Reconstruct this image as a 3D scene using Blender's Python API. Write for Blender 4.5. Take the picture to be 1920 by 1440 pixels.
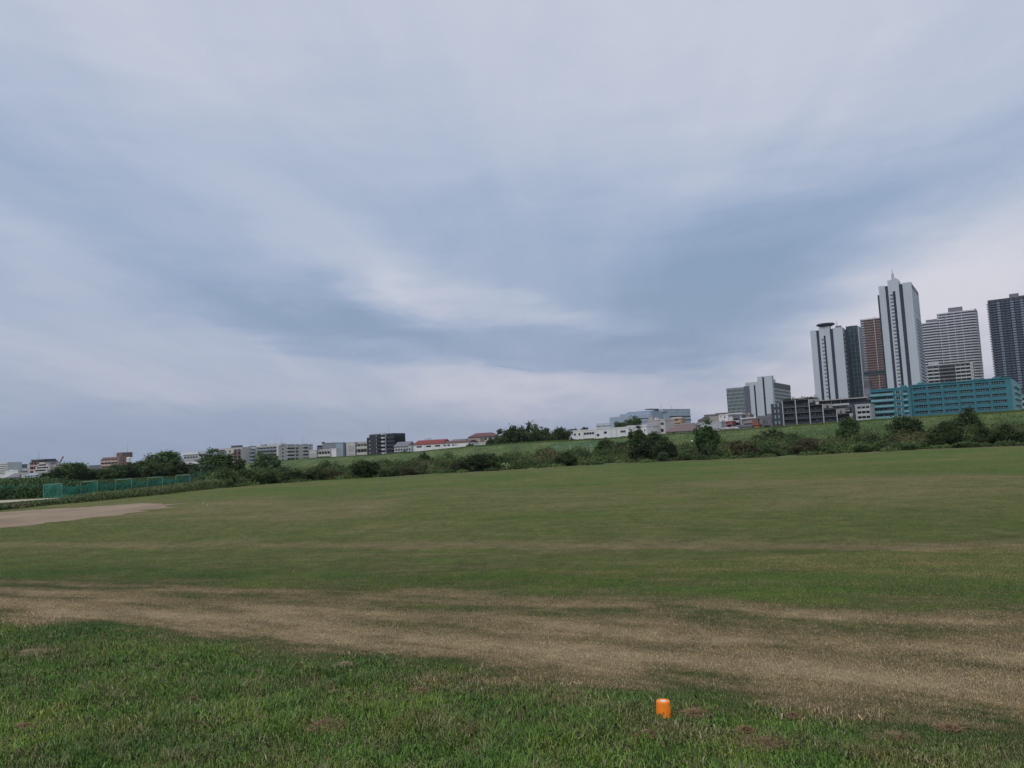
import bpy, math, random
import numpy as np
from mathutils import Matrix, Vector, Euler, noise as mnoise
R = math.radians
random.seed(7)
scn = bpy.context.scene
col = scn.collection
for o in list(bpy.data.objects): bpy.data.objects.remove(o)

# ---------------------------------------------------------------- camera
EYE, FPX = 3.0, 1440.0
PITCH, ROLL = 5.03, -2.86
cam_d = bpy.data.cameras.new("camera"); cam_d.sensor_width = 36; cam_d.lens = 36 * FPX / 1920
cam_d.clip_start = 0.1; cam_d.clip_end = 9000
cam = bpy.data.objects.new("camera", cam_d); col.objects.link(cam)
RM = Matrix.Rotation(R(90 + PITCH), 4, 'X') @ Matrix.Rotation(R(ROLL), 4, 'Z')
cam.matrix_world = Matrix.Translation((0, 0, EYE)) @ RM
scn.camera = cam
RM3 = RM.to_3x3()
def ray(px, py):
    return RM3 @ Vector(((px - 960) / FPX, -(py - 720) / FPX, -1))
def at(px, py, Y):
    d = ray(px, py); k = Y / d.y
    return Vector((d.x * k, Y, EYE + d.z * k))
def gnd(px, py, z=0.0):
    d = ray(px, py); k = (z - EYE) / d.z
    return Vector((d.x * k, d.y * k, z))
def hor(px): return 847 - 0.05 * (px - 960)      # the horizon's row in the photograph
def interp(tab, x):
    xs = [t[0] for t in tab]; return float(np.interp(x, xs, [t[1] for t in tab]))

# ---------------------------------------------------------------- world and sun
SUN_AZ, SUN_EL = 205, 55
scn.view_settings.view_transform = 'Standard'; scn.view_settings.look = 'None'
scn.view_settings.exposure = 0.45; scn.view_settings.gamma = 1
w = bpy.data.worlds.new("World"); scn.world = w; w.use_nodes = True
class G:
    """small helper to write node graphs"""
    def __init__(s, nt): s.nt = nt; s.n = nt.nodes; s.l = nt.links
    def node(s, t, **kw):
        nd = s.n.new(t)
        for k, v in kw.items(): setattr(nd, k, v)
        return nd
    def put(s, sock, v):
        if isinstance(v, bpy.types.NodeSocket): s.l.new(v, sock)
        elif v is not None: sock.default_value = v
    def m(s, op, a, b=None, c=None, clamp=False):
        nd = s.node('ShaderNodeMath', operation=op); nd.use_clamp = clamp
        s.put(nd.inputs[0], a)
        if b is not None: s.put(nd.inputs[1], b)
        if c is not None: s.put(nd.inputs[2], c)
        return nd.outputs[0]
    def comb(s, x, y, z=0.0):
        nd = s.node('ShaderNodeCombineXYZ')
        for i, v in enumerate((x, y, z)): s.put(nd.inputs[i], v)
        return nd.outputs[0]
    def sep(s, v):
        nd = s.node('ShaderNodeSeparateXYZ'); s.put(nd.inputs[0], v); return nd.outputs
    def noise(s, v, scale=1.0, detail=3.0, rough=.5, dist=0.0):
        nd = s.node('ShaderNodeTexNoise'); s.put(nd.inputs['Vector'], v)
        nd.inputs['Scale'].default_value = scale; nd.inputs['Detail'].default_value = detail
        nd.inputs['Roughness'].default_value = rough; nd.inputs['Distortion'].default_value = dist
        return nd.outputs[0]
    def rng(s, v, a, b, c, d, kind='LINEAR'):
        nd = s.node('ShaderNodeMapRange', interpolation_type=kind)
        s.put(nd.inputs[0], v)
        for i, q in enumerate((a, b, c, d)): s.put(nd.inputs[i + 1], q)
        return nd.outputs[0]
    def ramp(s, v, stops, interp='LINEAR'):
        nd = s.node('ShaderNodeValToRGB'); cr = nd.color_ramp; cr.interpolation = interp
        while len(cr.elements) < len(stops): cr.elements.new(0.5)
        for e, (p, c) in zip(cr.elements, stops):
            e.position = p; e.color = (c[0], c[1], c[2], 1) if not isinstance(c, (int, float)) else (c, c, c, 1)
        s.put(nd.inputs[0], v); return nd.outputs[0]
    def mix(s, f, a, b, mode='MIX'):
        nd = s.node('ShaderNodeMix', data_type='RGBA', blend_type=mode)
        s.put(nd.inputs[0], f)
        s.put(nd.inputs[6], a if isinstance(a, bpy.types.NodeSocket) else (*a, 1)); s.put(nd.inputs[7], b if isinstance(b, bpy.types.NodeSocket) else (*b, 1))
        return nd.outputs[2]
def build_sky():
    nt = w.node_tree; nt.nodes.clear(); g = G(nt)
    out = g.node('ShaderNodeOutputWorld'); bg = g.node('ShaderNodeBackground')
    sky = g.node('ShaderNodeTexSky', sky_type='NISHITA', sun_disc=False)
    sky.sun_elevation = R(SUN_EL); sky.sun_rotation = R(SUN_AZ)
    sky.air_density = 1.5; sky.dust_density = 3
    tc = g.node('ShaderNodeTexCoord').outputs['Generated']
    x, y, z = g.sep(tc)
    az = g.m('ARCTAN2', x, y); el = g.m('ARCSINE', g.m('MINIMUM', g.m('MAXIMUM', z, -1.0), 1.0))
    ab = g.m('ABSOLUTE', el)
    # cloud layer seen in perspective: streaks follow the layer's plane
    k = g.m('ADD', ab, 0.10)
    pu = g.m('DIVIDE', x, k); pv = g.m('DIVIDE', y, k)
    ca, sa = math.cos(R(4)), math.sin(R(4))     # the bands run away from us towards a point low over the levee
    su = g.m('ADD', g.m('MULTIPLY', pv, ca), g.m('MULTIPLY', pu, sa))
    sv = g.m('SUBTRACT', g.m('MULTIPLY', pu, ca), g.m('MULTIPLY', pv, sa))
    n1 = g.noise(g.comb(g.m('MULTIPLY', su, .30), g.m('MULTIPLY', sv, 1.0), 3.1), .9, 4, .5, .8)
    n5 = g.noise(g.comb(g.m('MULTIPLY', su, .22), g.m('MULTIPLY', sv, 1.0), 8.1), 4.2, 6, .6, .5)
    n2 = g.noise(g.comb(az, g.m('MULTIPLY', el, 2.2), 7.7), 3.2, 4, .55, .3)
    n3 = g.noise(g.comb(g.m('MULTIPLY', az, 1.0), g.m('MULTIPLY', el, 5.0), 1.3), 5.5, 5, .55, .2)
    wa = g.m('ADD', az, g.m('MULTIPLY', g.m('SUBTRACT', n2, .5), .30))
    we = g.m('ADD', el, g.m('MULTIPLY', g.m('SUBTRACT', n3, .5), .10))
    base = g.m('ADD', g.rng(el, 0.0, .60, .27, .72), 0.0)
    tot = base
    rot0 = -2.9
    def blob(px, py, sx, sy, rot, amp, edge=1.0, soft=2.0):
        nonlocal tot
        d = ray(px, py).normalized()
        mp = g.node('ShaderNodeMapping', vector_type='TEXTURE')
        g.put(mp.inputs[0], g.comb(wa, we, 0.0))
        mp.inputs[1].default_value = (math.atan2(d.x, d.y), math.asin(d.z), 0)
        mp.inputs[2].default_value = (0, 0, R(rot + rot0)); mp.inputs[3].default_value = (sx / FPX, sy / FPX, 1)
        ln = g.node('ShaderNodeVectorMath', operation='LENGTH'); g.put(ln.inputs[0], mp.outputs[0])
        tot = g.m('ADD', tot, g.rng(ln.outputs['Value'], 2 - soft, soft, amp, 0.0, 'SMOOTHSTEP'))
    for b in BLOBS: blob(*b)
    tot = g.m('ADD', tot, g.m('MULTIPLY', g.m('SUBTRACT', n1, .5), .30)); tot = g.m('ADD', tot, g.m('MULTIPLY', g.m('SUBTRACT', n5, .5), .27))
    tot = g.m('ADD', tot, g.m('MULTIPLY', g.m('SUBTRACT', n3, .5), .12))
    tot = g.m('ADD', tot, g.m('MULTIPLY', g.m('SUBTRACT', n2, .5), .14))
    c = g.ramp(tot, [(0, SKYC[0]), (.3, SKYC[1]), (.6, SKYC[2]), (1, SKYC[3])])
    warm = g.rng(el, .0, .33, .55, 0.0, 'SMOOTHSTEP')
    c = g.mix(warm, c, g.mix(1.0, c, (1.13, .99, .95), 'MULTIPLY'))
    sc = g.node('ShaderNodeVectorMath', operation='SCALE'); g.put(sc.inputs[0], c); sc.inputs['Scale'].default_value = 8.6
    fin = g.mix(.93, sky.outputs[0], sc.outputs[0])
    g.put(bg.inputs[0], fin); bg.inputs[1].default_value = 0.1
    g.put(out.inputs[0], bg.outputs[0])
SKYC = [(.208, .292, .425), (.275, .352, .495), (.388, .442, .56), (.56, .575, .645)]
BLOBS = [  # px, py, sigma along, sigma across, rotation, whiteness added
    (690, 505, 210, 55, -24, .24), (760, 560, 110, 24, -14, .16), (1070, 598, 130, 26, -8, .26), (870, 560, 180, 50, -20, .10),
    (1080, 735, 400, 38, 0, .34), (560, 760, 480, 70, -4, .14), (700, 690, 260, 26, -8, .16),
    (1760, 620, 320, 125, 26, .52), (1900, 500, 240, 100, 30, .16),
    (1500, 90, 460, 210, 0, .20), (350, 60, 420, 160, 0, .14), (1100, 250, 260, 160, 0, .05),
    (930, 640, 480, 38, -5, -.22), (620, 600, 300, 30, -14, -.12), (1330, 590, 240, 100, 10, -.17), (1650, 420, 330, 85, 20, -.18), (1400, 500, 280, 120, 14, -.12), (900, 420, 320, 110, -20, -.08), (200, 300, 420, 90, -20, -.10),
    (250, 480, 420, 50, -24, -.14), (120, 500, 260, 60, -22, .16), (60, 640, 300, 40, -12, .14),
    (100, 780, 420, 70, 0, -.10), (925, 691, 34, 4, 0, -.22), (1088, 692, 22, 4, 0, -.22),
    (1230, 420, 300, 110, 0, -.12),
]
build_sky()
sl = bpy.data.lights.new("sun", 'SUN'); sl.energy = 1.25; sl.angle = R(14); sl.color = (1, .95, .88)
sun = bpy.data.objects.new("sun", sl); col.objects.link(sun)
sd = Vector((math.sin(R(SUN_AZ)) * math.cos(R(SUN_EL)), math.cos(R(SUN_AZ)) * math.cos(R(SUN_EL)), math.sin(R(SUN_EL))))
sun.rotation_euler = sd.to_track_quat('Z', 'Y').to_euler()
sun.location = (30, 0, 60)

# ---------------------------------------------------------------- tagging
def tag(o, label=None, cat=None, group=None, kind=None):
    if label: o['label'] = label
    if cat: o['category'] = cat
    if group: o['group'] = group
    if kind: o['kind'] = kind
    return o
def empty(name, loc, rz, label, cat, group=None):
    o = bpy.data.objects.new(name, None); col.objects.link(o); o.location = loc; o.rotation_euler = (0, 0, rz)
    o.empty_display_size = .5
    return tag(o, label, cat, group)

# ---------------------------------------------------------------- materials
MATS = {}
def mat(name, c=None, rough=.85, var=.12, scale=.35, metal=0.0, spec=.3, bump=0.0, grid=None):
    if name in MATS: return MATS[name]
    m = bpy.data.materials.new(name); m.use_nodes = True; g = G(m.node_tree)
    b = m.node_tree.nodes['Principled BSDF']
    tc = g.node('ShaderNodeTexCoord').outputs['Object']
    n = g.noise(tc, scale, 5, .6)
    x, y, z = g.sep(tc)
    st = g.noise(g.comb(g.m('MULTIPLY', x, 1.0), g.m('MULTIPLY', y, 1.0), g.m('MULTIPLY', z, .12)), scale * 3, 3, .6)
    f = g.m('ADD', g.m('MULTIPLY', n, .6), g.m('MULTIPLY', st, .4))
    f = g.rng(f, .3, .7, 1 - var, 1 + var)
    if grid:
        fx = g.m('FRACT', g.m('DIVIDE', g.m('ADD', x, y), grid[0])); fz = g.m('FRACT', g.m('DIVIDE', z, grid[1]))
        ln = g.m('MAXIMUM', g.m('LESS_THAN', fx, grid[2]), g.m('LESS_THAN', fz, grid[2] * grid[0] / grid[1]))
        f = g.m('MULTIPLY', f, g.m('SUBTRACT', 1.0, g.m('MULTIPLY', ln, grid[3])))
    v = g.node('ShaderNodeVectorMath', operation='SCALE'); v.inputs[0].default_value = c[:3]; g.put(v.inputs['Scale'], f)
    g.put(b.inputs['Base Color'], v.outputs[0])
    b.inputs['Roughness'].default_value = rough; b.inputs['Metallic'].default_value = metal
    b.inputs['Specular IOR Level'].default_value = spec
    if bump:
        bp = g.node('ShaderNodeBump'); bp.inputs['Strength'].default_value = bump; g.put(bp.inputs['Height'], n); g.put(b.inputs['Normal'], bp.outputs[0])
    MATS[name] = m; return m
def glass(name, c=(.03, .04, .05), rough=.2, var=.35, cell=3.0):
    """window glass with curtains and blinds of differing brightness behind it"""
    if name in MATS: return MATS[name]
    m = bpy.data.materials.new(name); m.use_nodes = True; g = G(m.node_tree)
    b = m.node_tree.nodes['Principled BSDF']
    oi = g.node('ShaderNodeObjectInfo').outputs['Random']
    tc = g.node('ShaderNodeTexCoord').outputs['Object']
    sn = g.node('ShaderNodeVectorMath', operation='SNAP'); g.put(sn.inputs[0], tc); sn.inputs[1].default_value = (cell * .33, cell * .33, cell)
    wn = g.node('ShaderNodeTexWhiteNoise', noise_dimensions='4D'); g.put(wn.inputs['Vector'], sn.outputs[0]); g.put(wn.inputs['W'], oi)
    f = g.m('POWER', wn.outputs['Value'], 4.0)
    cc = g.mix(g.m('MULTIPLY', f, var), c, (.45, .46, .46))
    g.put(b.inputs['Base Color'], cc); b.inputs['Roughness'].default_value = rough
    b.inputs['Specular IOR Level'].default_value = .28
    MATS[name] = m; return m

# ---------------------------------------------------------------- mesh builder
class MB:
    def __init__(s): s.v = []; s.f = []
    def box(s, x0, x1, y0, y1, z0, z1):
        if x1 < x0: x0, x1 = x1, x0
        if y1 < y0: y0, y1 = y1, y0
        b = len(s.v)
        s.v += [(x0, y0, z0), (x1, y0, z0), (x1, y1, z0), (x0, y1, z0), (x0, y0, z1), (x1, y0, z1), (x1, y1, z1), (x0, y1, z1)]
        s.f += [tuple(b + i for i in q) for q in ((3, 2, 1, 0), (4, 5, 6, 7), (0, 1, 5, 4), (1, 2, 6, 5), (2, 3, 7, 6), (3, 0, 4, 7))]
        return s
    def prism(s, pts, z0, z1):
        """vertical extrusion of a ground polygon (counter-clockwise)"""
        b = len(s.v); n = len(pts)
        s.v += [(p[0], p[1], z0) for p in pts] + [(p[0], p[1], z1) for p in pts]
        s.f += [tuple(b + i for i in reversed(range(n))), tuple(b + n + i for i in range(n))]
        for i in range(n):
            j = (i + 1) % n; s.f.append((b + i, b + j, b + n + j, b + n + i))
        return s
    def tube(s, pts, rads, n=6):
        rings = []
        for i, p in enumerate(pts):
            p = Vector(p)
            d = (Vector(pts[min(i + 1, len(pts) - 1)]) - Vector(pts[max(i - 1, 0)])).normalized()
            u = d.cross(Vector((0, 1, 0)) if abs(d.y) < .9 else Vector((1, 0, 0))).normalized(); v = d.cross(u)
            b = len(s.v); rings.append(b)
            for k in range(n):
                a = 2 * math.pi * k / n; q = p + (u * math.cos(a) + v * math.sin(a)) * rads[i]; s.v.append(tuple(q))
        for a, b in zip(rings, rings[1:]):
            for k in range(n):
                j = (k + 1) % n; s.f.append((a + k, a + j, b + j, b + k))
        s.f.append(tuple(rings[0] + k for k in reversed(range(n)))); s.f.append(tuple(rings[-1] + k for k in range(n)))
        return s
    def lathe(s, prof, n=24, c=(0, 0)):
        b = len(s.v)
        for r, z in prof:
            for k in range(n):
                a = 2 * math.pi * k / n; s.v.append((c[0] + r * math.cos(a), c[1] + r * math.sin(a), z))
        for i in range(len(prof) - 1):
            for k in range(n):
                j = (k + 1) % n; s.f.append((b + i * n + k, b + i * n + j, b + (i + 1) * n + j, b + (i + 1) * n + k))
        s.f.append(tuple(b + k for k in reversed(range(n)))); s.f.append(tuple(b + (len(prof) - 1) * n + k for k in range(n)))
        return s
    def poly(s, pts, faces):
        b = len(s.v); s.v += [tuple(p) for p in pts]; s.f += [tuple(b + i for i in f) for f in faces]; return s
    def mesh(s, name, m):
        me = bpy.data.meshes.new(name); me.from_pydata(s.v, [], s.f); me.materials.append(m); me.update(); return me
    def build(s, name, m, parent=None, loc=None):
        o = bpy.data.objects.new(name, s.mesh(name, m)); col.objects.link(o)
        if parent is not None: o.parent = parent
        if loc: o.location = loc
        return o
def fast_mesh(name, verts, counts, loops, m, attr=None, smooth=False):
    me = bpy.data.meshes.new(name)
    me.vertices.add(len(verts)); me.vertices.foreach_set('co', np.asarray(verts, np.float32).ravel())
    me.loops.add(len(loops)); me.loops.foreach_set('vertex_index', np.asarray(loops, np.int32))
    st = np.concatenate([[0], np.cumsum(counts)[:-1]]).astype(np.int32)
    me.polygons.add(len(counts)); me.polygons.foreach_set('loop_start', st)
    me.update(calc_edges=True)
    if attr is not None:
        a = me.attributes.new('tint', 'FLOAT', 'FACE'); a.data.foreach_set('value', np.asarray(attr, np.float32))
    me.materials.append(m)
    return me
# ================================================================ vegetation
def leaf_mat(name, dark, light, rough=.75, dry=None):
    m = bpy.data.materials.new(name); m.use_nodes = True; g = G(m.node_tree); b = m.node_tree.nodes['Principled BSDF']
    at_ = g.node('ShaderNodeAttribute', attribute_name='tint').outputs['Fac']
    oi = g.node('ShaderNodeObjectInfo').outputs['Random']
    pos = g.node('ShaderNodeNewGeometry').outputs['Position']
    n = g.noise(pos, .30, 2, .6); nl = g.noise(pos, .06, 3, .6)
    f = g.m('ADD', g.m('MULTIPLY', at_, .6), g.m('MULTIPLY', g.rng(n, .3, .7, 0, 1), .4))
    f = g.m('ADD', f, g.rng(nl, .35, .65, -.25, .25), clamp=True)
    c = g.mix(f, dark, light)
    if dry: 
        n2 = g.noise(pos, .09, 3, .6)
        c = g.mix(g.rng(n2, .52, .66, 0, .7, 'SMOOTHSTEP'), c, dry)
    v = g.node('ShaderNodeVectorMath', operation='SCALE'); g.put(v.inputs[0], c); g.put(v.inputs['Scale'], g.rng(oi, 0, 1, .85, 1.15))
    g.put(b.inputs['Base Color'], v.outputs[0]); b.inputs['Roughness'].default_value = rough; b.inputs['Specular IOR Level'].default_value = .2
    MATS[name] = m; return m
M_leafd = leaf_mat('dark_foliage', (.018, .034, .014), (.075, .110, .038))
M_leafm = leaf_mat('mid_foliage', (.026, .055, .022), (.095, .155, .050))
M_leafl = leaf_mat('light_foliage', (.045, .085, .035), (.13, .19, .065))
M_leafw = leaf_mat('willow_foliage', (.032, .060, .032), (.10, .155, .070))
M_leafb = leaf_mat('brown_foliage', (.040, .040, .020), (.12, .105, .055))
M_under = leaf_mat('undergrowth_leaves', (.022, .042, .017), (.13, .185, .058), dry=(.135, .112, .056))
M_reed = leaf_mat('reed_leaves', (.06, .09, .035), (.15, .19, .08), dry=(.17, .15, .085))
M_bark = mat('bark', (.07, .055, .045), .95, .2, 2)
RS = np.random.RandomState(11)
def leaf_cloud(cent, size, n, rs, elong=1.6, droop=0.0):
    """n four-cornered leaves round the centres"""
    c = cent
    k = len(c)
    u = rs.normal(size=(k, 3)); u[:, 2] *= .6; u[:, 2] -= droop; u /= np.linalg.norm(u, axis=1)[:, None]
    t = rs.normal(size=(k, 3)); v = np.cross(u, t); v /= np.linalg.norm(v, axis=1)[:, None]
    s = size * rs.uniform(.6, 1.3, (k, 1))
    a = c - u * s * elong / 2; b = c + v * s / 2.2; d = c + u * s * elong / 2; e = c - v * s / 2.2
    V = np.stack([a, b, d, e], 1).reshape(-1, 3)
    return V
def crown_points(rs, nclump, nleaf, rx, ry, rz, zc, lump=.34, shape='round', hollow=.55):
    """centres of the clumps on an uneven shell, leaves round each"""
    P, T = [], []
    ph = rs.uniform(0, 6.28, 6)
    for i in range(nclump):
        d = rs.normal(size=3); d /= np.linalg.norm(d)
        if shape == 'round' and d[2] < -.55: d[2] *= -.5
        rr = rs.uniform(hollow, 1.0) ** .6
        az = math.atan2(d[1], d[0])
        w = 1 + .16 * math.sin(2 * az + ph[0]) + .13 * math.sin(3 * az + ph[1] + 2 * d[2]) + .10 * math.sin(5 * d[2] + ph[2] + az)
        if shape == 'cone': w *= (1.15 - .75 * max(0, d[2]))
        q = np.array([d[0] * rx, d[1] * ry, d[2] * rz]) * rr * w
        cr = lump * rs.uniform(.55, 1.25) * min(rx, rz)
        k = int(nleaf * rs.uniform(.6, 1.4))
        o = rs.normal(size=(k, 3)) * cr * .48; o[:, 2] *= .75
        P.append(q + o); T.append(np.clip(rs.uniform(0, 1) * .6 + rs.uniform(0, .5, k), 0, 1))
    P = np.concatenate(P); T = np.concatenate(T)
    P[:, 2] += zc; P[:, 2] = np.maximum(P[:, 2], .05)
    return P, T
def crown_mesh(name, m, rs, nclump, nleaf, rx, ry, rz, zc, size, **kw):
    droop = kw.pop('droop', 0.0); elong = kw.pop('elong', 1.6)
    P, T = crown_points(rs, nclump, nleaf, rx, ry, rz, zc, **kw)
    V = leaf_cloud(P, size, len(P), rs, elong, droop); n = len(P)
    return fast_mesh(name, V, np.full(n, 4), np.arange(4 * n), m, T)
def clump(mb, c, r, n, size):
    rs = RS; P = np.array(c) + rs.normal(size=(n, 3)) * np.array(r) * .5
    V = leaf_cloud(P, size, n, rs)
    for i in range(n): mb.poly(V[4 * i:4 * i + 4], [(0, 1, 2, 3)])
def trunk_mesh(rs, h, r, spread):
    mb = MB(); top = (rs.uniform(-.05, .05) * spread, 0, h)
    mb.tube([(0, 0, -.1), (0.03 * h, 0, h * .4), top], [r, r * .75, r * .4], 7)
    for i in range(6):
        a = i * 1.05 + rs.uniform(0, .5); z0 = h * rs.uniform(.3, .8)
        mb.tube([(.03 * h, 0, z0), (math.cos(a) * spread * .35, math.sin(a) * spread * .35, z0 + h * .22), (math.cos(a) * spread * .7, math.sin(a) * spread * .7, z0 + h * .4)], [r * .45, r * .28, r * .1], 5)
    return mb
# kinds: unit crowns (width 2, height about 2), scaled when placed.  (crown mesh, trunk mesh)
KINDS = {}
def kind(key, m, seed, nclump, nleaf, size, th=.5, **kw):
    rs = np.random.RandomState(seed)
    cm = crown_mesh('crown', m, rs, nclump, nleaf, 1.0, 1.0, kw.pop('rz', .82), kw.pop('zc', 1.05), size, **kw)
    tm = trunk_mesh(rs, 1.2, .07, .8).mesh('trunk', M_bark)
    KINDS[key] = (cm, tm)
for s_ in range(3):
    kind('tree%d' % s_, M_leafm, 20 + s_, 130, 100, .082, lump=.30, hollow=.35, rz=.92, zc=.95, shape='full')
    kind('dark%d' % s_, M_leafd, 30 + s_, 130, 100, .085, lump=.30, hollow=.3, rz=.92, zc=.95, shape='full')
    kind('bush%d' % s_, M_leafd, 40 + s_, 110, 100, .075, zc=.85, rz=.85, lump=.34, shape='full')
    kind('light%d' % s_, M_leafl, 50 + s_, 60, 90, .085, zc=.8, rz=.85, lump=.36, shape='full')
    kind('willow%d' % s_, M_leafw, 60 + s_, 95, 90, .065, zc=.95, rz=.95, lump=.26, droop=1.2, elong=2.6, shape='full')
kind('cone0', M_leafd, 71, 80, 90, .08, shape='cone', rz=1.0, zc=1.0)
kind('brown0', M_leafb, 75, 60, 90, .08, zc=.8, rz=.8, shape='full')
GR = {'tree': 'trees left of the levee', 'bush': 'bushes along the far edge of the field'}
def plant(name, kindk, cx, top, base, half, Y, label, cat='tree', group=None, gz=0.0, ry=None):
    """a plant whose crown spans cx +- half and reaches from row base to row top in the photograph, standing Y metres away"""
    if name == 'bush' and gz == 0:
        ey = edge_pt(cx).y
        if ey + 4 < Y < ey + 40: Y = ey + 3 + half * Y / FPX
    p = at(cx, (top + base) / 2, Y); k = Y / FPX
    ztop = at(cx, top, Y).z; zb = gz if gz is not None else at(cx, base, Y).z
    cm, tm = KINDS[kindk]
    h = (ztop - zb) / 1.84; wd = half * k * 1.14
    r = empty(name, (p.x, p.y, zb - .05), random.uniform(0, 6.28), label, cat, group)
    lift = 0.0
    if kindk[:4] in ('dark', 'tree', 'cone') and h * 1.84 > 2.5 * wd: lift = h * 1.84 - 2.2 * wd; h = 2.2 * wd / 1.84
    for nm, me in (('crown', cm), ('trunk', tm)):
        o = bpy.data.objects.new(nm, me); col.objects.link(o); o.parent = r; o.scale = (wd, wd, h)
        if nm == 'crown': o.location = (0, 0, lift)
        elif lift: o.scale = (wd * .8, wd * .8, (lift + .8 * wd) / 1.2)
    return r
# ================================================================ buildings
def Z(x0, y0, k): return lambda x, y: (x0 + x / k, y0 + y / k)
z1 = Z(0, 820, 6); z2 = Z(300, 800, 6); z3 = Z(580, 780, 6); z4 = Z(860, 770, 6); z5 = Z(1120, 740, 6.857)
z6 = Z(1340, 690, 6.4); z7 = Z(1600, 680, 6); z8 = Z(1500, 490, 5.142); z9 = Z(1700, 520, 6.86)
zb = Z(1450, 730, 9.6); zc = Z(400, 820, 9.6); zi = Z(1190, 750, 16); zj = Z(1300, 760, 10.667); za = Z(0, 860, 12)

class Face:
    """a wall of a building: s runs right along it, d outwards, z up (all in the building's own space)"""
    def __init__(f, b, o, sd, nd): f.b, f.o, f.sd, f.nd = b, Vector(o), Vector(sd), Vector(nd)
    def box(f, mb, s0, s1, z0, z1, d0, d1):
        a = f.o + f.sd * s0 + f.nd * d0; c = f.o + f.sd * s1 + f.nd * d1
        mb.box(a.x, c.x, a.y, c.y, z0, z1); return mb
    def sz(f, p):
        Mi = f.b.inv; o = Mi @ Vector((0, 0, EYE)); d = Mi.to_3x3() @ ray(*p)
        k = (f.o - o).dot(f.nd) / d.dot(f.nd); q = o + d * k
        return (q - f.o).dot(f.sd), q.z
    def zpx(f, p): return f.sz(p)[1]
    def spx(f, p): return f.sz(p)[0]
    def part(f, name, m, *boxes, parent=None):
        mb = MB()
        for b in boxes: f.box(mb, *b)
        return mb.build(name, m, parent or f.b.root)
    def copies(f, name, m, places, wd, h, d0=-.1, d1=.04, parent=None):
        """identical boxes, one object each, sharing a mesh; places are (s, z) of the lower left corner"""
        mb = MB(); f.o0 = f.o; a = f.sd * 0 + f.nd * d0; c = f.sd * wd + f.nd * d1
        mb.box(a.x, c.x, a.y, c.y, 0, h); me = mb.mesh(name, m); out = []
        for s, z in places:
            o = bpy.data.objects.new(name, me); col.objects.link(o); o.parent = parent or f.b.root
            p = f.o + f.sd * s; o.location = (p.x, p.y, z); out.append(o)
        return out
class Bld:
    def __init__(b, name, label, cat, A, Y, ang, B, depth, m, top=None, group=None, z0=0.0, C=None, body='wall', noroof=False, roofm=None):
        """A, B: photo pixels of the top corners of the front wall; ang: degrees the wall turns towards us going right"""
        pa = at(A[0], A[1], Y); a = R(ang); u = Vector((math.cos(a), -math.sin(a), 0))
        r = ray(B[0], B[1]); k = r.x / r.y
        W = (pa.x - k * pa.y) / (k * u.y - u.x)
        b.W = W; b.z0 = z0; b.H = pa.z - z0; b.ang = a
        b.root = empty(name, (pa.x, pa.y, z0), -a, label, cat, group)
        b.M = Matrix.Translation((pa.x, pa.y, z0)) @ Matrix.Rotation(-a, 4, 'Z'); b.inv = b.M.inverted()
        n = Vector((math.sin(a), math.cos(a), 0))
        if C is not None:                         # far corner of the right-hand side wall
            pb = Vector((pa.x + u.x * W, pa.y + u.y * W, 0)); r = ray(C[0], C[1]); k = r.x / r.y
            depth = (pb.x - k * pb.y) / (k * n.y - n.x)
        b.D = depth
        b.F = Face(b, (0, 0, 0), (1, 0, 0), (0, -1, 0)); b.S = Face(b, (W, 0, 0), (0, 1, 0), (1, 0, 0))
        b.L = Face(b, (0, b.D, 0), (0, -1, 0), (-1, 0, 0))
        if body:
            b.body = MB().box(0, W, 0, b.D, 0, b.H).build(body, m, b.root)
            if not noroof:
                q = MB(); t = .35
                q.box(-.15, W + .15, -.15, t, b.H, b.H + .5).box(-.15, W + .15, b.D - t, b.D + .15, b.H, b.H + .5)
                q.box(-.15, t, t, b.D - t, b.H, b.H + .5).box(W - t, W + .15, t, b.D - t, b.H, b.H + .5)
                q.build('parapet', roofm or m, b.root)
def rowsz(z0, z1, n): return [z0 + (z1 - z0) * i / n for i in range(n)]
def windows(f, s0, s1, z0, z1, nc, nr, ws, hs, m, name='window', d=.05, sill=.3):
    """nc x nr windows: ws, hs are the shares of the bay and of the storey they fill"""
    bw = (s1 - s0) / nc; bh = (z1 - z0) / nr
    pl = [(s0 + bw * (i + .5 - ws / 2), z0 + bh * (j + sill * (1 - hs) + .0)) for j in range(nr) for i in range(nc)]
    if len(pl) <= 100: return f.copies(name, m, pl, bw * ws, bh * hs, -.05, d)
    for j in range(nr):
        mb = MB()
        for s, z in pl[j * nc:(j + 1) * nc]: f.box(mb, s, s + bw * ws, z, z + bh * hs, -.05, d)
        mb.build('window_row', m, f.b.root)
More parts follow.
